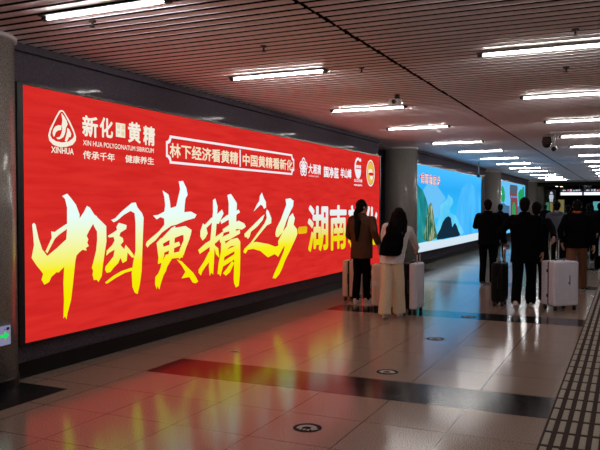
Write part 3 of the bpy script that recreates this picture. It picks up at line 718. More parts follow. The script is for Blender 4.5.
# ---------------------------------------------------------------- ceiling tubes
ORD = ['nearest', 'second', 'third', 'fourth', 'fifth', 'sixth', 'seventh', 'eighth', 'ninth', 'tenth', 'eleventh', 'twelfth', 'farthest']
def tube_light(x0, y, label, group):
    t = thing('tube_light', label, 'ceiling light', (x0, y, ZC), 0, group)
    bm = bmesh.new(); box(bm, -0.03, 1.18, -0.055, 0.055, -0.016, -0.008); done('housing', bm, M['lamp_dark'], t)
    bm = bmesh.new(); capsule(bm, (0.02, 0, -0.028), (1.13, 0, -0.028), 0.0095, 0.0095, 12, True, True); done('tube', bm, M['lamp'], t, True)
    for a in (-0.03, 1.13):
        bm = bmesh.new(); box(bm, a, a + 0.05, -0.018, 0.018, -0.042, -0.016); done('end_cap', bm, M['lamp_dark'], t)
    return t
YL = [4.25, 7.15, 10.2, 13.0, 16.38, 19.2, 22.26, 25.2, 28.2, 30.85, 34.5, 37.9, 41.1]
for k, yl in enumerate(YL):
    tube_light(-4.16, yl, 'ceiling tube light, %s of the row nearest the left wall' % ORD[k], 'tube lights in the left ceiling row')
YM = [4.2, 7.06, 10.05, 13.05, 16.0, 18.75, 22.0, 25.0, 28.0, 31.0, 34.0, 37.0, 41.0]
for k, yl in enumerate(YM):
    tube_light(-1.32, yl, 'ceiling tube light, %s of the row right of the ceiling seam' % ORD[k], 'tube lights in the right ceiling row')

for k, yl in enumerate((-1.0 + 0.3, 1.3)):       # rows continued unseen overhead, added to light camera-facing surfaces
    tube_light(-4.16, yl, 'ceiling tube light over the unseen near end of the hall, left row, %s' % ('behind', 'ahead')[k], 'tube lights overhead before the view')
    tube_light(-1.32, yl, 'ceiling tube light over the unseen near end of the hall, right row, %s' % ('behind', 'ahead')[k], 'tube lights overhead before the view')
for k, yl in enumerate((-0.7, 1.3, 4.2, 7.06, 10.05, 13.05, 16.0, 18.75)):  # unseen extra row, added to brighten right-facing surfaces and the floor
    tube_light(1.60, yl, 'unseen ceiling tube light added beyond the right edge of the view, %s' % ORD[k], 'unseen tube lights added beyond the right edge')
# ---------------------------------------------------------------- things on the ceiling
d = thing('dome_camera', 'dark dome security camera hanging under the ceiling, right of the seam', 'security camera', (-1.55, 15.6, ZC))
bm = bmesh.new(); cyl(bm, (0, 0, -0.05), (0, 0, 0), 0.09); done('mount', bm, M['lamp_metal'], d, True)
bm = bmesh.new(); cyl(bm, (0, 0, -0.17), (0, 0, -0.05), 0.105, 0.085); done('housing', bm, M['brown_stone'], d, True)
bm = bmesh.new(); ell(bm, (0, 0, -0.18), (0.095, 0.095, 0.10), seg=24); done('dome', bm, M['glass_dark'], d, True)
d = thing('bullet_camera', 'slim pale camera on a drop pole beside the dome security camera', 'security camera', (-1.40, 15.6, ZC))
bm = bmesh.new(); cyl(bm, (0, 0, -0.24), (0, 0, 0), 0.022, n=12); done('pole', bm, M['white_plastic'], d, True)
bm = bmesh.new(); capsule(bm, (0, 0.03, -0.27), (0.0, -0.13, -0.31), 0.05, 0.045, 14, True, True); done('body', bm, M['white_plastic'], d, True)
bm = bmesh.new(); cyl(bm, (0, -0.13, -0.31), (0, -0.16, -0.3175), 0.047, n=16); done('lens_hood', bm, M['black_plastic'], d, True)
d = thing('ceiling_speaker', 'small white box camera under the ceiling beside the third tube light', 'security camera', (-2.82, 9.2, ZC))
bm = bmesh.new(); cyl(bm, (0, 0, -0.06), (0, 0, 0), 0.035, n=14); done('mount', bm, M['black_plastic'], d, True)
bm = bmesh.new(); rbox(bm, (-0.03, 0, -0.10), (0.15, 0.10, 0.08), 0.015); done('body', bm, M['white_plastic'], d)
bm = bmesh.new(); cyl(bm, (-0.03, -0.05, -0.10), (-0.03, -0.062, -0.10), 0.03, n=14); done('lens', bm, M['glass_dark'], d, True)
d.name = 'box_camera'
d = thing('smoke_detector', 'small round pale smoke detector under the ceiling near the fourth tube light', 'smoke detector', (-3.35, 13.75, ZC))
bm = bmesh.new(); cyl(bm, (0, 0, -0.02), (0, 0, 0), 0.07); done('base', bm, M['white_plastic'], d, True)
bm = bmesh.new(); loft(bm, [((0, 0, -0.055), .04, .04), ((0, 0, -0.02), .06, .06)]); done('cap', bm, M['white_plastic'], d, True)
for (sx, sy), lb in zip(((-3.93, 4.52), (-2.62, 7.25), (-0.42, 6.45), (-0.62, 8.15), (-3.1, 5.9)),
        ('dark sprinkler head under the ceiling just past the nearest tube light on the left', 'dark sprinkler head under the ceiling between the second left tube light and the seam',
         'dark sprinkler head under the ceiling at the upper right, before the long tube light', 'dark sprinkler head under the ceiling behind the long tube light on the right',
         'dark sprinkler head under the ceiling between the two nearest left tube lights')):
    s = thing('sprinkler', lb, 'sprinkler', (sx, sy, ZC), 0, 'sprinkler heads')
    bm = bmesh.new(); cyl(bm, (0, 0, -0.012), (0, 0, 0), 0.03, n=14); done('rose', bm, M['brown_stone'], s, True)
    bm = bmesh.new(); cyl(bm, (0, 0, -0.05), (0, 0, -0.012), 0.010, n=10); cyl(bm, (0, 0, -0.056), (0, 0, -0.05), 0.022, n=12); done('nozzle', bm, M['black_plastic'], s, True)
d = thing('ceiling_hatch', 'flat pale access panel with bright edge clips under the ceiling at the right edge', 'access panel', (-1.42, 15.0, ZC))
bm = bmesh.new(); box(bm, 0.0, 0.95, -0.02, 0.30, -0.03, -0.007); done('panel', bm, M['slat'], d)
for a in (0.0, 0.62):
    bm = bmesh.new(); box(bm, a, a + 0.18, -0.06, -0.02, -0.045, -0.007); done('clip', bm, M['white_plastic'], d)
d = thing('drop_pole', 'thin dark pole hanging from the ceiling at the right end of the blue picture', 'pole', (-4.55, 24.1, ZC))
bm = bmesh.new(); cyl(bm, (0, 0, -0.42), (0, 0, 0), 0.022, n=10); done('rod', bm, M['lamp_metal'], d, True)
bm = bmesh.new(); rbox(bm, (0, 0, -0.47), (0.10, 0.12, 0.10), 0.02); done('camera_head', bm, M['black_plastic'], d)

# ---------------------------------------------------------------- floor marks
DL = ['nearest round floor sticker with a pale bent arrow, at the bottom of the photo', 'second round floor sticker, just beyond the nearest dark floor band',
      'third round floor sticker, on the pale tiles between the two dark bands', 'farthest round floor sticker, on the second dark floor band']
for (sx, sy), lb in zip(((-2.09, 4.65), (-2.10, 6.56), (-2.10, 8.45), (-2.09, 10.35)), DL):
    s = thing('floor_sticker', lb, 'floor sticker', (sx, sy, 0), 0, 'round direction stickers on the floor')
    bm = bmesh.new(); cyl(bm, (0, 0, 0.0), (0, 0, 0.0015), 0.105, n=40); done('disc', bm, M['sticker'], s)
    bm = bmesh.new()
    n = 14
    o = [(0.075 * math.cos(R(10 + 200 * i / n)), 0.075 * math.sin(R(10 + 200 * i / n)) - .01) for i in range(n + 1)]
    q = [(0.035 * math.cos(R(10 + 200 * i / n)), 0.035 * math.sin(R(10 + 200 * i / n)) - .01) for i in range(n + 1)]
    vo = [bm.verts.new((*p, 0.0022)) for p in o]; vq = [bm.verts.new((*p, 0.0022)) for p in q]
    for i in range(n): bm.faces.new((vo[i], vo[i + 1], vq[i + 1], vq[i]))
    bm.faces.new([bm.verts.new(p) for p in ((0.02, 0.0, 0.0022), (0.055, -0.05, 0.0022), (0.095, 0.0, 0.0022))])
    done('arrow', bm, M['sticker_white'], s)
    bm = bmesh.new()
    for k in range(3): box(bm, -0.045 + k * .03, -0.025 + k * .03, -0.06, -0.03, 0.0015, 0.0021)
    done('caption', bm, M['sticker_white'], s)
bm = bmesh.new()
vv = [bm.verts.new(p) for p in ((-0.07, 0, 0.002), (-0.02, 0.03, 0.012), (0.06, 0.02, 0.004), (0.05, 0.06, 0.002), (-0.03, 0.07, 0.006), (-0.08, 0.04, 0.002))]
bm.faces.new(vv[:4] ); bm.faces.new((vv[0], vv[3], vv[4], vv[5]))
r_ = bmesh.ops.extrude_face_region(bm, geom=list(bm.faces)); bmesh.ops.translate(bm, vec=(0, 0, 0.0015), verts=[v for v in r_['geom'] if isinstance(v, bmesh.types.BMVert)])
s = done('paper_scrap', bm, M['paper'], None); s.location = (-3.93, 6.75, 0)
tag(s, 'tiny crumpled paper scrap on the floor below the red billboard', 'litter')

# ---------------------------------------------------------------- far end of the corridor
def gantry(name, label, x0, x1, y, z0, z1, arrows):
    g = thing(name, label, 'sign', (0, 0, 0), 0, 'overhead direction signs')
    bm = bmesh.new(); box(bm, x0, x1, y, y + 0.25, z0, z1); done('case', bm, M['frame'], g)
    bm = bmesh.new(); box(bm, x0 + 0.03, x1 - 0.03, y - 0.012, y - 0.001, z0 + 0.03, z0 + (z1 - z0) * 0.48); done('white_strip', bm, M['sign_white'], g)
    rnd = random.Random(3)
    u, h0, h1 = x0 + 0.12, z0 + (z1 - z0) * 0.58, z1 - 0.05
    bm = bmesh.new()
    # arrow, then small illegible glyph blocks
    bm.faces.new([bm.verts.new((px, y - 0.004, pz)) for px, pz in ((u, (h0 + h1) / 2), (u + .12, h0), (u + .12, h1))])
    box(bm, u + .1, u + .24, y - 0.006, y - 0.001, (h0 + h1) / 2 - .03, (h0 + h1) / 2 + .03)
    u += .34
    while u < x1 - 0.25:
        w = rnd.uniform(.07, .16)
        box(bm, u, u + w, y - 0.006, y - 0.001, h0 + rnd.uniform(0, .05), h1 - rnd.uniform(0, .05))
        u += w + rnd.uniform(.02, .08)
    done('lettering', bm, M['sign_dim'], g)
    bm = bmesh.new(); cyl(bm, ((x0 * .6 + x1 * .4), y - 0.012, (h0 + h1) / 2), ((x0 * .6 + x1 * .4), y - 0.002, (h0 + h1) / 2), 0.06, n=20); done('red_line_mark', bm, M['ink_red'], g)
    for a in (x0 + .2, x1 - .2):
        bm = bmesh.new(); cyl(bm, (a, y + .12, z1), (a, y + .12, 3.5), 0.02, n=8); done('hanger', bm, M['lamp_metal'], g)
gantry('direction_sign', 'long lit overhead direction sign hanging at the far end of the corridor', -4.10, -2.72, 50.0, 2.33, 2.80, True)
gantry('direction_sign', 'second lit overhead direction sign at the right edge, far down the corridor', -2.66, -0.30, 50.0, 2.33, 2.80, True)
c = thing('camera_cluster', 'dark camera block hanging in front of the overhead direction signs', 'security camera', (-2.26, 46.15, 2.86))
bm = bmesh.new(); rbox(bm, (-0.12, 0, -0.14), (0.18, 0.2, 0.24), 0.03); rbox(bm, (0.13, 0, -0.12), (0.2, 0.2, 0.2), 0.03); done('housing', bm, M['black_plastic'], c)
bm = bmesh.new(); box(bm, -0.25, 0.27, -0.04, 0.04, -0.03, 0.0); done('bracket', bm, M['lamp_metal'], c)
p = thing('restroom_sign', 'dark upright panel with a small white standing figure, far left of the corridor end', 'sign', (-4.68, 50.3, 0))
bm = bmesh.new(); box(bm, -0.30, 0.28, 0, 0.12, 0.0, 2.75); done('panel', bm, M['frame'], p)
bm = bmesh.new()
cyl(bm, (0, -0.012, 2.52), (0, -0.001, 2.52), 0.09, n=18); box(bm, -0.13, 0.13, -0.012, -0.001, 2.12, 2.40); box(bm, -0.10, -0.01, -0.012, -0.001, 1.75, 2.12); box(bm, 0.01, 0.10, -0.012, -0.001, 1.75, 2.12)
done('figure', bm, M['sign_dim'], p)
p = thing('lit_kiosk', 'yellow lit poster stand at the far end, below the overhead sign', 'poster stand', (-4.15, 51.5, 0))
bm = bmesh.new(); box(bm, -0.22, 0.22, 0, 0.2, 0, 2.12); done('case', bm, M['frame'], p)
bm = bmesh.new(); box(bm, -0.19, 0.19, -0.012, -0.001, 1.0, 2.08); done('poster', bm, M['shop_yellow'], p)
p = thing('lit_kiosk', 'green and yellow vending panel far away, beside the standing figure sign', 'poster stand', (-4.68, 49.0, 0))
bm = bmesh.new(); box(bm, -0.25, 0.25, 0, 0.2, 0, 1.92); done('case', bm, M['frame'], p)
bm = bmesh.new(); box(bm, -0.22, 0.0, -0.012, -0.001, 0.9, 1.88); done('green_panel', bm, M['shop_green'], p)
bm = bmesh.new(); box(bm, 0.03, 0.22, -0.012, -0.001, 0.9, 1.88); done('yellow_panel', bm, M['shop_yellow'], p)
p = thing('shop_display', 'teal lit shop display far away at the right edge', 'display', (-1.35, 56.0, 0))
bm = bmesh.new(); box(bm, -1.0, 1.0, 0, 0.3, 0, 2.05); done('case', bm, M['frame'], p)
bm = bmesh.new(); box(bm, -0.97, 0.97, -0.012, -0.001, 1.35, 1.98); done('screen', bm, M['shop_teal'], p)
for k, (sx, sy) in enumerate(((-4.72, 47.2), (-4.50, 48.2), (-4.25, 49.2), (-4.02, 49.9))):
    s = thing('downlight', 'warm round downlight over the far shop, %s from the left' % ('first', 'second', 'third', 'fourth')[k], 'ceiling light', (sx, sy, 2.98), 0, 'warm downlights at the far end')
    bm = bmesh.new(); cyl(bm, (0, 0, -0.06), (0, 0, -0.045), 0.08, n=16); done('bulb', bm, M['downlight'], s)
    bm = bmesh.new(); cyl(bm, (0, 0, -0.045), (0, 0, 0.52), 0.09, n=16); done('can', bm, M['lamp_metal'], s)

# ---------------------------------------------------------------- suitcases
def suitcase(name, label, loc, rz, W, D, H, m, front=None, handle=0.0, group='rolling suitcases'):
    t = thing(name, label, 'suitcase', loc, rz, group)
    zb, zt = 0.075, H
    zc, hh = (zb + zt) / 2, zt - zb
    gap = 0.012
    for s, mm, nm in ((-1, front or m, 'front_shell'), (1, m, 'back_shell')):
        bm = bmesh.new()
        dd = D / 2 - gap / 2
        rbox(bm, (0, s * (gap / 2 + dd / 2), zc), (W, dd, hh), 0.032, 4)
        for k in range(7):                                    # moulded ribs on the broad face
            x = -W * 0.36 + k * W * 0.12
            rbox(bm, (x, s * (D / 2 + 0.001), zc), (W * 0.05, 0.012, hh * 0.8), 0.005, 2)
        for sd in (-1, 1):
            rbox(bm, (sd * (W / 2 + .001), s * (gap / 2 + dd / 2), zc), (0.008, dd * .45, hh * .75), 0.0035, 2)
        o = done(nm, bm, mm, t, False)
        if front and s == -1: o['label'] = 'black front shell'
    bm = bmesh.new(); rbox(bm, (0, 0, zc), (W - 0.012, gap * 2.4, hh - 0.012), 0.012, 2); done('zip_seam', bm, M['case_black'], t)
    for sx in (-1, 1):
        for sy in (-1, 1):
            x, y = sx * (W / 2 - 0.055), sy * (D / 2 - 0.045)
            w = done('wheel', wheel_bm(x, y), M['rubber'], t, False)
            bm = bmesh.new(); rbox(bm, (x, y, 0.066), (0.05, 0.045, 0.03), 0.008, 2); rbox(bm, (x - .022, y, 0.045), (0.006, 0.02, 0.045), 0.002, 1); rbox(bm, (x + .022, y, 0.045), (0.006, 0.02, 0.045), 0.002, 1)
            done('fork', bm, M['black_plastic'], w)
    bm = bmesh.new(); tube(bm, [(-0.08, 0.0, zt - 0.002), (-0.07, 0, zt + 0.022), (0.07, 0, zt + 0.022), (0.08, 0.0, zt - 0.002)], 0.010); done('carry_handle', bm, M['black_plastic'], t, True)
    bm = bmesh.new(); tube(bm, [(W / 2 - 0.002, 0.0, zc - .09), (W / 2 + 0.022, 0, zc - .08), (W / 2 + 0.022, 0, zc + .08), (W / 2 - 0.002, 0.0, zc + .09)], 0.010); done('side_handle', bm, M['black_plastic'], t, True)
    for k in (-1, 1):
        bm = bmesh.new(); rbox(bm, (-W / 2 - 0.004, 0, zc + k * hh * 0.28), (0.012, 0.036, 0.05), 0.004, 2); done('latch', bm, M['black_plastic'], t)
    if handle:
        h = done('telescopic_handle', rods_bm(W, D, zt, handle), M['steel'], t, True)
        bm = bmesh.new(); rbox(bm, (0, D / 2 - 0.035, handle), (0.20, 0.028, 0.026), 0.009, 3); done('grip', bm, M['black_plastic'], h)
    return t
def wheel_bm(x, y):
    bm = bmesh.new()
    for s in (-1, 1): cyl(bm, (x + s * .003, y, 0.026), (x + s * .017, y, 0.026), 0.026, n=20)
    return bm
def rods_bm(W, D, zt, h):
    bm = bmesh.new()
    for s in (-1, 1): cyl(bm, (s * 0.075, D / 2 - 0.035, zt - 0.02), (s * 0.075, D / 2 - 0.035, h), 0.009, n=10)
    cyl(bm, (-0.075, D / 2 - 0.035, h - 0.004), (0.075, D / 2 - 0.035, h - 0.004), 0.008, n=10)
    return bm

suitcase('suitcase', 'pinkish beige suitcase standing left of the woman with the ponytail', (-4.285, 11.42, 0), R(-90), 0.40, 0.23, 0.69, M['case_pink'], handle=0.95)
suitcase('suitcase', 'white suitcase with one black half-shell, beside the right leg of the backpack woman', (-2.94, 10.40, 0), R(-90), 0.44, 0.26, 0.76, M['case_white'], front=M['case_black'], handle=0.90)
pk = suitcase('suitcase', 'pinkish suitcase with a white tag, standing behind the legs of the backpack woman', (-3.38, 10.47, 0), R(186), 0.40, 0.24, 0.72, M['case_pink'], handle=0.88)
bm = bmesh.new(); rbox(bm, (0.15, 0.131, 0.43), (0.085, 0.006, 0.075), 0.002, 1); done('tag', bm, M['ink_paper'], pk)
suitcase('suitcase', 'small beige cabin suitcase peeking out between the two women', (-4.00, 11.85, 0), R(80), 0.34, 0.20, 0.47, M['case_beige'])
wc = suitcase('suitcase', 'large white suitcase with raised twin-rod handle, standing alone at lower right', (-0.955, 11.72, 0), R(42), 0.45, 0.34, 0.76, M['case_white'], handle=1.08)
bm = bmesh.new(); rbox(bm, (0.05, -0.178, 0.47), (0.016, 0.004, 0.15), 0.001, 1); rbox(bm, (0.03, -0.178, 0.43), (0.02, 0.004, 0.02), 0.001, 1); done('maker_mark', bm, M['grey_cloth'], wc)
suitcase('suitcase', 'black suitcase trailing left of the man with white soles', (-1.875, 11.78, 0), R(-90), 0.40, 0.21, 0.70, M['case_black'], handle=0.98)

# ---------------------------------------------------------------- people
def hand(bm, wrist, d, pn, side, curl, S, fr=0.0088):
    """palm and five separate fingers; d runs from the wrist to the knuckles, pn is where the palm looks"""
    d = d.normalized()
    pn = (pn - d * pn.dot(d)).normalized()
    sd = d.cross(pn) * side                               # towards the thumb
    L = 0.088 * S
    rot = Matrix((sd, d, pn)).transposed().to_4x4()
    ell(bm, wrist + d * L * 0.55, (0.041 * S, 0.054 * S, 0.0165 * S), rot, 14)
    capsule(bm, wrist - d * 0.02 * S, wrist + d * 0.03 * S, 0.024 * S, 0.024 * S)
    for k, (off, ln) in enumerate(((0.031, 0.072), (0.0105, 0.082), (-0.0105, 0.075), (-0.031, 0.058))):
        p = wrist + d * L * (0.95 if k in (1, 2) else 0.88) + sd * off * S
        a = curl * 0.55
        for seg, f in ((0.48, 1.0), (0.30, 0.94), (0.22, 0.86)):
            dr = d * math.cos(a) + pn * math.sin(a) + sd * off * 1.6
            q = p + dr.normalized() * ln * seg * S
            capsule(bm, p, q, fr * f * S, fr * f * 0.94 * S, 8)
            p = q
            a += curl * 0.6
    p = wrist + d * L * 0.30 + sd * 0.034 * S
    for ln, a in ((0.036, 0.75), (0.028, 0.35), (0.022, 0.1)):
        dr = d * math.cos(a) + sd * math.sin(a) * 0.9 + pn * (0.25 + curl * 0.35)
        q = p + dr.normalized() * ln * S
        capsule(bm, p, q, 0.0108 * S, 0.0098 * S, 8)
        p = q

def person(label, loc, heading, h=1.72, lean=0.0, head_yaw=0.0, head_pitch=0.0, build=1.0,
           legs=((8, 4, 0), (-10, 12, 0)), arms=None, top='jacket', top_m='black_cloth', hem=0.82,
           leg_m='black_cloth', leg_r=(0.092, 0.070, 0.060), shoe_m='shoe_black', sole_m='sole_white',
           hair='short', fine=0.006, group=None, cuff=None, collar=None, stance=0.088, tilt=0.0):
    """a walking or standing figure facing its own +y; legs = (hip swing, knee bend, foot pitch) per side in degrees (right, left);
    arms = (hand target, elbow pole, curl) in figure metres for right and left"""
    S = h / 1.75
    root = thing('person', label, 'person', loc, R(heading), group)
    cl = max(0.012, fine * 1.6)
    ln = R(lean)
    piv = Vector((0, 0, 0.95))
    def T(p):                                             # bend of the trunk at the hips
        p = Vector(p)
        q = p - piv
        q = Vector((q.x, q.y * math.cos(ln) + q.z * math.sin(ln), -q.y * math.sin(ln) + q.z * math.cos(ln)))
        return piv + Matrix.Rotation(R(tilt), 3, 'Y') @ q
    nk = T((0, -0.005, 1.50))
    HR = Matrix.Rotation(-ln * 0.4 - R(head_pitch), 4, 'X') @ Matrix.Identity(4)
    HR = Matrix.Rotation(R(head_yaw), 4, 'Z') @ HR
    def Hd(p): return nk + (HR @ (Vector(p) - Vector((0, -0.005, 1.50))))
    lift = [0.0]
    J = {}
    for k, sx in ((0, 1), (1, -1)):
        sw, kn, ft = (R(a) for a in legs[k])
        hip = Vector((sx * stance, 0, 0.925))
        knee = hip + Vector((sx * 0.005, math.sin(sw) * 0.43, -math.cos(sw) * 0.43))
        ank = knee + Vector((0, math.sin(sw - kn) * 0.41, -math.cos(sw - kn) * 0.41))
        J[k] = (hip, knee, ank, ft)
    # how far the lowest sole hangs under the figure's own floor
    def sole_pts(k):
        a, ft = J[k][2], J[k][3]
        return [a + Vector((0, yy * math.cos(ft) + 0.085 * math.sin(ft), yy * math.sin(ft) - 0.085 * math.cos(ft))) for yy in (-0.07, 0.18)]
    low = min(p.z for k in (0, 1) for p in sole_pts(k))
    dz = Vector((0, 0, -low))
    for k in (0, 1): J[k] = tuple(v + dz for v in J[k][:3]) + (J[k][3],)
    dzl = dz.z
    def U(p): return (Vector(p) + dz) * S                 # figure space -> metres
    arms = arms or (((0.24, 0.06, 0.80), (0.3, -1, 0), 0.5), ((-0.24, 0.02, 0.80), (-0.3, -1, 0), 0.5))
    A = {}
    for k, sx in ((0, 1), (1, -1)):
        tgt, pole, curl = arms[k]
        sh = T((sx * 0.178 * (0.9 + 0.1 * build), -0.005, 1.405))
        tg = Vector(tgt)
        L1, L2 = 0.285, 0.25
        dv = tg - sh
        dist = min(dv.length, (L1 + L2) * 0.995)
        tg = sh + dv.normalized() * dist
        a = (L1 * L1 - L2 * L2 + dist * dist) / (2 * dist)
        hgt = math.sqrt(max(0, L1 * L1 - a * a))
        dn = dv.normalized()
        pv = Vector(pole)
        pv = (pv - dn * pv.dot(dn)).normalized()
        el = sh + dn * a + pv * hgt
        A[k] = (sh, el, tg, curl)
    # ---- body: one continuous surface
    bm = bmesh.new()
    w = 0.5 + 0.5 * build
    loft(bm, [(U(T((0, 0, z))), rx * S * w, ry * S) for z, rx, ry in ((0.86, .10, .08), (0.92, .155, .10), (1.0, .15, .10), (1.12, .135, .09), (1.28, .155, .105), (1.38, .15, .095), (1.44, .09, .07), (1.47, .055, .05))])
    capsule(bm, U(T((0, -0.012, 1.42))), U(Hd((0, 0.0, 1.57))), 0.058 * S, 0.052 * S)
    ell(bm, U(Hd((0, -0.005, 1.645))), (0.074 * S, 0.092 * S, 0.098 * S), HR)
    ell(bm, U(Hd((0, 0.030, 1.585))), (0.056 * S, 0.060 * S, 0.064 * S), HR)
    ell(bm, U(Hd((0, 0.062, 1.553))), (0.028 * S, 0.022 * S, 0.02 * S), HR)
    capsule(bm, U(Hd((0, 0.084, 1.645))), U(Hd((0, 0.103, 1.607))), 0.009 * S, 0.014 * S, 8)
    for s in (-1, 1):
        ell(bm, U(Hd((s * 0.076, -0.008, 1.622))), (0.011 * S, 0.022 * S, 0.033 * S), HR)
        ell(bm, U(Hd((s * 0.03, 0.078, 1.662))), (0.024 * S, 0.014 * S, 0.009 * S), HR)
        ell(bm, U(Hd((s * 0.038, 0.066, 1.61))), (0.02 * S, 0.018 * S, 0.02 * S), HR)
    for k in (0, 1):
        sh, el, wr, curl = A[k]
        side = 1 if k == 0 else -1
        ell(bm, U(sh), (0.060 * S, 0.058 * S, 0.058 * S))
        capsule(bm, U(sh), U(el), 0.050 * S, 0.040 * S)
        capsule(bm, U(el), U(wr), 0.041 * S, 0.027 * S)
        capsule(bm, U(sh), U(T((side * 0.06, 0, 1.41))), 0.046 * S, 0.046 * S)
        d = (wr - el)
        hand(bm, U(wr), d, Vector((-side * 1.0, -0.15 if d.z < -0.1 else 0.0, -0.25)), 1, curl, S)
        hip, knee, ank, ft = J[k]
        hip, knee, ank = (v * S for v in (hip, knee, ank))
        capsule(bm, hip, knee, 0.080 * S, 0.052 * S)
        capsule(bm, knee, knee * 0.65 + ank * 0.35, 0.052 * S, 0.055 * S)
        capsule(bm, knee * 0.65 + ank * 0.35, ank, 0.054 * S, 0.035 * S)
        f0 = ank + Vector((0, 0.13 * math.cos(ft) + .055 * math.sin(ft), 0.13 * math.sin(ft) - .055 * math.cos(ft))) * S
        capsule(bm, ank, f0, 0.036 * S, 0.026 * S)
    link('body', remeshed(bm, fine, 2), M['skin'], root)
    for s in (-1, 1):
        bm = bmesh.new(); ell(bm, U(Hd((s * 0.031, 0.079, 1.644))), (0.012 * S, 0.008 * S, 0.007 * S), HR, 10); done('eye', bm, M['eye'], root, True)
    bm = bmesh.new(); ell(bm, U(Hd((0, 0.083, 1.573))), (0.023 * S, 0.009 * S, 0.008 * S), HR, 10); done('mouth', bm, M['lips'], root, True)
    # ---- hair
    bm = bmesh.new()
    ell(bm, U(Hd((0, -0.016, 1.655))), (0.085 * S, 0.098 * S, 0.103 * S), HR, 20)
    ell(bm, U(Hd((0, -0.050, 1.605))), (0.072 * S, 0.062 * S, 0.085 * S), HR)
    if hair == 'ponytail':
        capsule(bm, U(Hd((0, -0.085, 1.60))), U(Hd((0, -0.125, 1.52))), 0.034 * S, 0.040 * S)
        pts = [Hd((0, -0.125, 1.52)), T((-0.005, -0.170, 1.38)), T((-0.012, -0.180, 1.22)), T((-0.018, -0.165, 1.06))]
        for (a, b), (ra, rb) in zip(zip(pts, pts[1:]), ((.040, .058), (.058, .052), (.052, .018))): capsule(bm, U(a), U(b), ra * S, rb * S)
    elif hair == 'long':
        for s in (-1, -0.5, 0, 0.5, 1):
            pts = [Hd((s * 0.070, -0.055 + abs(s) * .03, 1.64)), Hd((s * 0.098, -0.065 + abs(s) * .045, 1.52)), T((s * 0.120, -0.115 + abs(s) * .03, 1.38)), T((s * 0.125, -0.13 + abs(s) * .03, 1.27))]
            for (a, b), (ra, rb) in zip(zip(pts, pts[1:]), ((.046, .050), (.050, .048), (.048, .024))): capsule(bm, U(a), U(b), ra * S, rb * S)
    elif hair == 'bob':
        for s in (-1, 0, 1):
            capsule(bm, U(Hd((s * 0.06, -0.05 + abs(s) * .03, 1.63))), U(Hd((s * 0.075, -0.06 + abs(s) * .03, 1.53))), 0.048 * S, 0.04 * S)
    link('hair', remeshed(bm, max(0.008, fine), 1, 0.006 * S, 26), M['hair'], root)
    # ---- upper garment
    bm = bmesh.new()
    fl = 0.02 if top == 'coat' else 0.0
    rings = [(hem, .178 + fl, .132 + fl), ((hem + 1.02) / 2, .176 + fl * .5, .130), (1.04, .168, .126), (1.2, .182, .136), (1.34, .195, .138), (1.415, .165, .110), (1.46, .10, .080), (1.50, .072, .066)]
    loft(bm, [(U(T((0, -0.008, z))), rx * S * build, ry * S * (0.5 + 0.5 * build)) for z, rx, ry in rings], 28)
    for k in (0, 1):
        sh, el, wr, curl = A[k]
        side = 1 if k == 0 else -1
        capsule(bm, U(T((side * 0.09, -0.005, 1.40))), U(sh), 0.078 * S, 0.076 * S)
        capsule(bm, U(sh), U(el), 0.074 * S * (0.7 + 0.3 * build), 0.060 * S)
        capsule(bm, U(el), U(el + (wr - el) * 0.97), 0.060 * S, 0.046 * S, 14, False, True)
    if top == 'hoodie':
        for i in range(7):
            a = PI + PI * i / 6
            ell(bm, U(T((0.10 * math.cos(a), -0.03 + 0.09 * math.sin(a), 1.455))), (0.05 * S, 0.05 * S, 0.045 * S), None, 10)
    else:
        loft(bm, [(U(T((0, -0.012, 1.46))), .088 * S, .08 * S), (U(T((0, -0.012, 1.52))), .078 * S, .074 * S)])
    nm = {'jacket': 'jacket', 'coat': 'coat', 'hoodie': 'hooded_jacket', 'shirt': 'shirt'}[top]
    link(nm, remeshed(bm, cl, 2, 0.012 * S, 9), M[top_m], root)
    if collar:
        bm = bmesh.new()
        n = 24
        for z0, z1 in ((1.49, 1.535),):
            loft(bm, [(U(T((0, -0.012, z0))), .092 * S, .086 * S), (U(T((0, -0.012, z1))), .084 * S, .080 * S)])
        done('collar', bm, M[collar], root, True)
    # ---- trousers
    bm = bmesh.new()
    loft(bm, [((0, 0, (z + dzl) * S), rx * S * (0.6 + 0.4 * build), ry * S) for z, rx, ry in ((0.84, .13, .105), (0.90, .172, .122), (0.98, .168, .118), (1.06, .150, .105))])
    r0, r1, r2 = leg_r
    for k in (0, 1):
        hip, knee, ank, ft = (v * S if isinstance(v, Vector) else v for v in J[k])
        capsule(bm, hip, knee, r0 * S, r1 * S, 16)
        lo = ank + (ank - knee).normalized() * 0.035 * S
        capsule(bm, knee, lo, r1 * S, r2 * S, 16, False, True)
    link('trousers', remeshed(bm, cl, 2, 0.011 * S, 8), M[leg_m], root)
    # ---- shoes
    for k in (0, 1):
        ank, ft = J[k][2] * S, J[k][3]
        mt = Matrix.Translation(ank) @ Matrix.Rotation(ft, 4, 'X')
        bm = bmesh.new()
        t = bmesh.new(); ell(t, (0, 0.075 * S, -0.045 * S), (0.046 * S, 0.115 * S, 0.034 * S)); merge(bm, t, mt)
        t = bmesh.new(); ell(t, (0, -0.025 * S, -0.03 * S), (0.040 * S, 0.052 * S, 0.052 * S)); merge(bm, t, mt)
        t = bmesh.new(); capsule(t, (0, -0.01 * S, -0.02 * S), (0, 0.08 * S, -0.05 * S), 0.040 * S, 0.038 * S); merge(bm, t, mt)
        so = link('shoe', remeshed(bm, max(0.007, fine), 2), M[shoe_m], root)
        bm = bmesh.new()
        t = bmesh.new()
        n = 20
        pr = []
        for i in range(n):
            a = 2 * PI * i / n
            pr.append((0.044 * math.cos(a) * (1 + 0.12 * math.sin(a)), 0.055 + 0.128 * math.sin(a)))
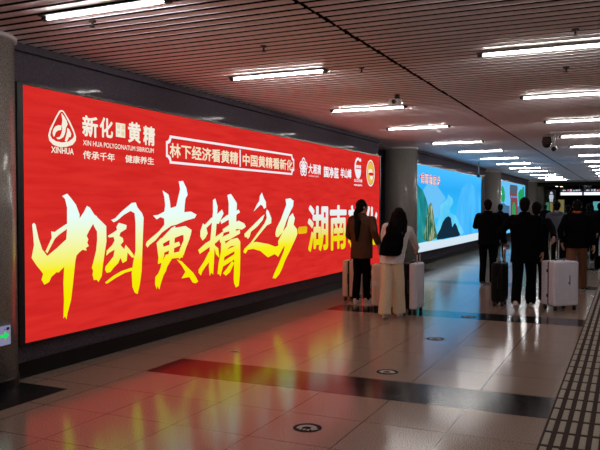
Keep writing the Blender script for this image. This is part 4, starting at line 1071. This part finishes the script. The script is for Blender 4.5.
        loops = [[t.verts.new((x * S * f, y * S, z * S)) for x, y in pr] for z, f in ((-0.085, .96), (-0.079, 1.02), (-0.060, 1.02))]
        skin(t, loops)
        merge(bm, t, mt)
        done('sole', bm, M[sole_m], so, False)
    root['_k'] = 0
    del root['_k']
    return root, U, T, A, S

def local(p, loc, heading, S):
    v = Vector(p) - Vector(loc)
    v.rotate(Matrix.Rotation(-R(heading), 3, 'Z'))
    return v / S

def backpack(root, U, T, S, m):
    bm = bmesh.new()
    loft(bm, [(U(T((0, -0.215, z))), rx * S, ry * S) for z, rx, ry in ((0.95, .12, .05), (0.97, .165, .085), (1.10, .180, .100), (1.23, .165, .095), (1.32, .125, .075), (1.355, .08, .05))])
    b = link('backpack', remeshed(bm, 0.01, 3), M[m], root)
    bm = bmesh.new(); loft(bm, [(U(T((0, -0.29, z))), rx * S, ry * S) for z, rx, ry in ((1.0, .09, .03), (1.02, .11, .045), (1.13, .11, .045), (1.15, .09, .03))]); done('pocket', bm, M[m], b, True)
    bm = bmesh.new(); tube(bm, [U(T((-0.03, -0.19, 1.35))), U(T((-0.02, -0.20, 1.40))), U(T((0.02, -0.20, 1.40))), U(T((0.03, -0.19, 1.35)))], 0.008 * S); done('grab_loop', bm, M[m], b, True)
    for s in (-1, 1):
        bm = bmesh.new()
        tube(bm, [U(T((s * 0.08, -0.17, 1.34))), U(T((s * 0.105, -0.10, 1.475))), U(T((s * 0.115, 0.0, 1.49))), U(T((s * 0.125, 0.125, 1.40))), U(T((s * 0.135, 0.15, 1.22))), U(T((s * 0.175, 0.06, 1.06))), U(T((s * 0.12, -0.15, 1.03)))], 0.017 * S)
        done('strap', bm, M[m], b, True)

# woman with the ponytail
loc, hd, h = (-4.01, 11.12, 0), -4, 1.72
S = h / 1.75
ra, la = local((-3.70, 11.05, 0.99), loc, hd, S), local((-4.20, 11.40, 1.00), loc, hd, S)
person('woman with a long low ponytail in a brown jacket and black trousers, head turned right', loc, hd, h, lean=1, head_yaw=-38, build=1.12,
       legs=((6, 6, 0), (-2, 6, 0)), arms=((ra, (0.4, -1, 0), 0.7), (la, (-0.6, -1, 0), 1.2)), top='jacket', top_m='brown_wool', hem=0.76,
       leg_m='black_cloth', leg_r=(0.086, 0.068, 0.062), shoe_m='shoe_white', hair='ponytail', group=None, stance=0.068)
# woman with the backpack
loc, hd, h = (-3.07, 9.82, 0), 5, 1.60
S = h / 1.75
ra, la = local((-2.85, 10.36, 0.94), loc, hd, S), local((-3.37, 10.36, 0.92), loc, hd, S)
r = person('long-haired woman in a pale top and wide cream trousers wearing a black backpack', loc, hd, h, lean=10, tilt=8, head_pitch=10, build=1.10, stance=0.078,
       legs=((10, 4, 0), (-8, 6, -6)), arms=((ra, (0.8, -1, 0), 1.1), (la, (-0.8, -1, 0), 1.1)), top='shirt', top_m='pale_cloth', hem=0.86,
       leg_m='cream_cloth', leg_r=(0.096, 0.092, 0.104), shoe_m='shoe_white', hair='long')
backpack(r[0], r[1], r[2], r[4], 'black_cloth')
# man in dark jacket near the blue picture
loc, hd, h = (-2.60, 14.8, 0), 6, 1.75
ph = ((0.07, 0.34, 1.20), (1, -0.4, -0.5), 0.9), ((-0.07, 0.32, 1.20), (-1, -0.4, -0.3), 0.9)
person('man in a dark jacket, elbow out, walking in front of the blue landscape screen', loc, hd, h, build=1.15, head_pitch=8,
       legs=((6, 4, 0), (-4, 8, 0)), arms=ph, top='jacket', top_m='navy_cloth', hem=0.82, leg_m='black_cloth', shoe_m='shoe_black', group=None)
# walker behind him with one arm akimbo
person('smaller distant walker, arm akimbo, right of the man before the blue screen', (-3.50, 22.0, 0), 0, 1.70, build=1.08,
       legs=((12, 6, 0), (-12, 16, -14)), arms=(((0.20, 0.10, 1.02), (1, -0.5, 0.2), 0.8), ((-0.26, 0.05, 0.80), (-0.3, -1, 0), 0.5)),
       top='jacket', top_m='charcoal_cloth', leg_m='black_cloth', fine=0.008)
# man with white-soled shoes and the black suitcase
loc, hd, h = (-1.47, 11.58, 0), 2, 1.74
S = h / 1.75
la = local((-1.80, 11.76, 1.02), loc, hd, S)
person('man in a long black coat and white-soled shoes, dragging a black suitcase', loc, hd, h, build=1.2,
       legs=((12, 4, 0), (-14, 14, -24)), arms=(((0.27, 0.10, 0.82), (0.4, -1, 0), 0.6), (la, (-1, -0.6, 0), 1.2)), top='jacket', top_m='black_cloth', hem=0.72,
       leg_m='black_cloth', leg_r=(0.10, 0.082, 0.075), shoe_m='shoe_white', hair='short')
# companion at his right, pulling the white suitcase
loc, hd, h = (-1.37, 12.28, 0), 0, 1.68
S = h / 1.75
ra = local((-1.06, 11.84, 1.11), loc, hd, S)
person('dark-coated person half hidden behind the black-coat man, hauling the large white suitcase', loc, hd, h, build=1.12,
       legs=((10, 4, 0), (-8, 10, -8)), arms=((ra, (1, 0.3, 0.2), 1.2), ((-0.25, 0.08, 0.8), (-0.3, -1, 0), 0.5)), top='coat', top_m='navy_cloth', hem=0.70, leg_m='black_cloth', hair='short')
# man in brown trousers
loc, hd, h = (-0.86, 14.2, 0), 0, 1.73
S = h / 1.75
la = local((-1.12, 14.15, 0.93), loc, hd, S)
person('broad man in a black jacket with orange collar and tan trousers, at the right', loc, hd, h, build=1.3,
       legs=((14, 5, 0), (-8, 12, -10)), arms=(((0.30, 0.04, 0.84), (0.4, -1, 0), 0.6), (la, (-0.6, -1, 0), 0.4)), top='jacket', top_m='black_cloth', hem=0.84,
       leg_m='tan_cloth', leg_r=(0.105, 0.082, 0.072), shoe_m='shoe_black', sole_m='sole_white', collar='orange_cloth')
bg_ = thing('handbag', 'black bag dangling from the right hand of the man in tan trousers', 'bag', (-0.50, 14.26, 0.44))
bm = bmesh.new(); rbox(bm, (0, 0, 0.13), (0.10, 0.28, 0.24), 0.03, 3); done('pouch', bm, M['black_cloth'], bg_)
bm = bmesh.new(); tube(bm, [(0, -0.09, 0.24), (0, -0.04, 0.34), (0, 0.04, 0.34), (0, 0.09, 0.24)], 0.010); done('strap', bm, M['black_cloth'], bg_, True)
# farther walkers
FAR = [
 ('person in a grey-blue hooded jacket walking beyond the white suitcase', (-1.51, 17.6, 0), 'hoodie', 'grey_cloth', 1.72, 1.1, 'short'),
 ('distant dark walker just right of the man in tan trousers', (-1.02, 22.0, 0), 'jacket', 'charcoal_cloth', 1.70, 1.15, 'short'),
 ('distant dark walker before the teal shop display, head below the sign', (-1.15, 26.0, 0), 'coat', 'black_cloth', 1.70, 1.1, 'bob'),
 ('far small figure left of the grey-blue jacket, near the yellow shop', (-3.42, 34.0, 0), 'jacket', 'navy_cloth', 1.70, 1.1, 'short'),
 ('dark-coated walker at the right edge of the photo, beside the tactile path', (-0.76, 23.0, 0), 'coat', 'navy_cloth', 1.70, 1.15, 'short'),
 ('dark walker half seen behind the grey-blue jacket', (-1.62, 22.5, 0), 'jacket', 'black_cloth', 1.66, 1.1, 'short'),
]
for k, (lb, lc, tp_, tm, hh, bd, hr) in enumerate(FAR):
    sgn = 1 if k % 2 else -1
    person(lb, lc, 0, hh, build=bd, legs=((10 * sgn, 5, 0), (-9 * sgn, 10, -6)), top=tp_, top_m=tm, hem=0.78, leg_m='black_cloth', hair=hr, fine=0.009, group='commuters farther down the corridor')
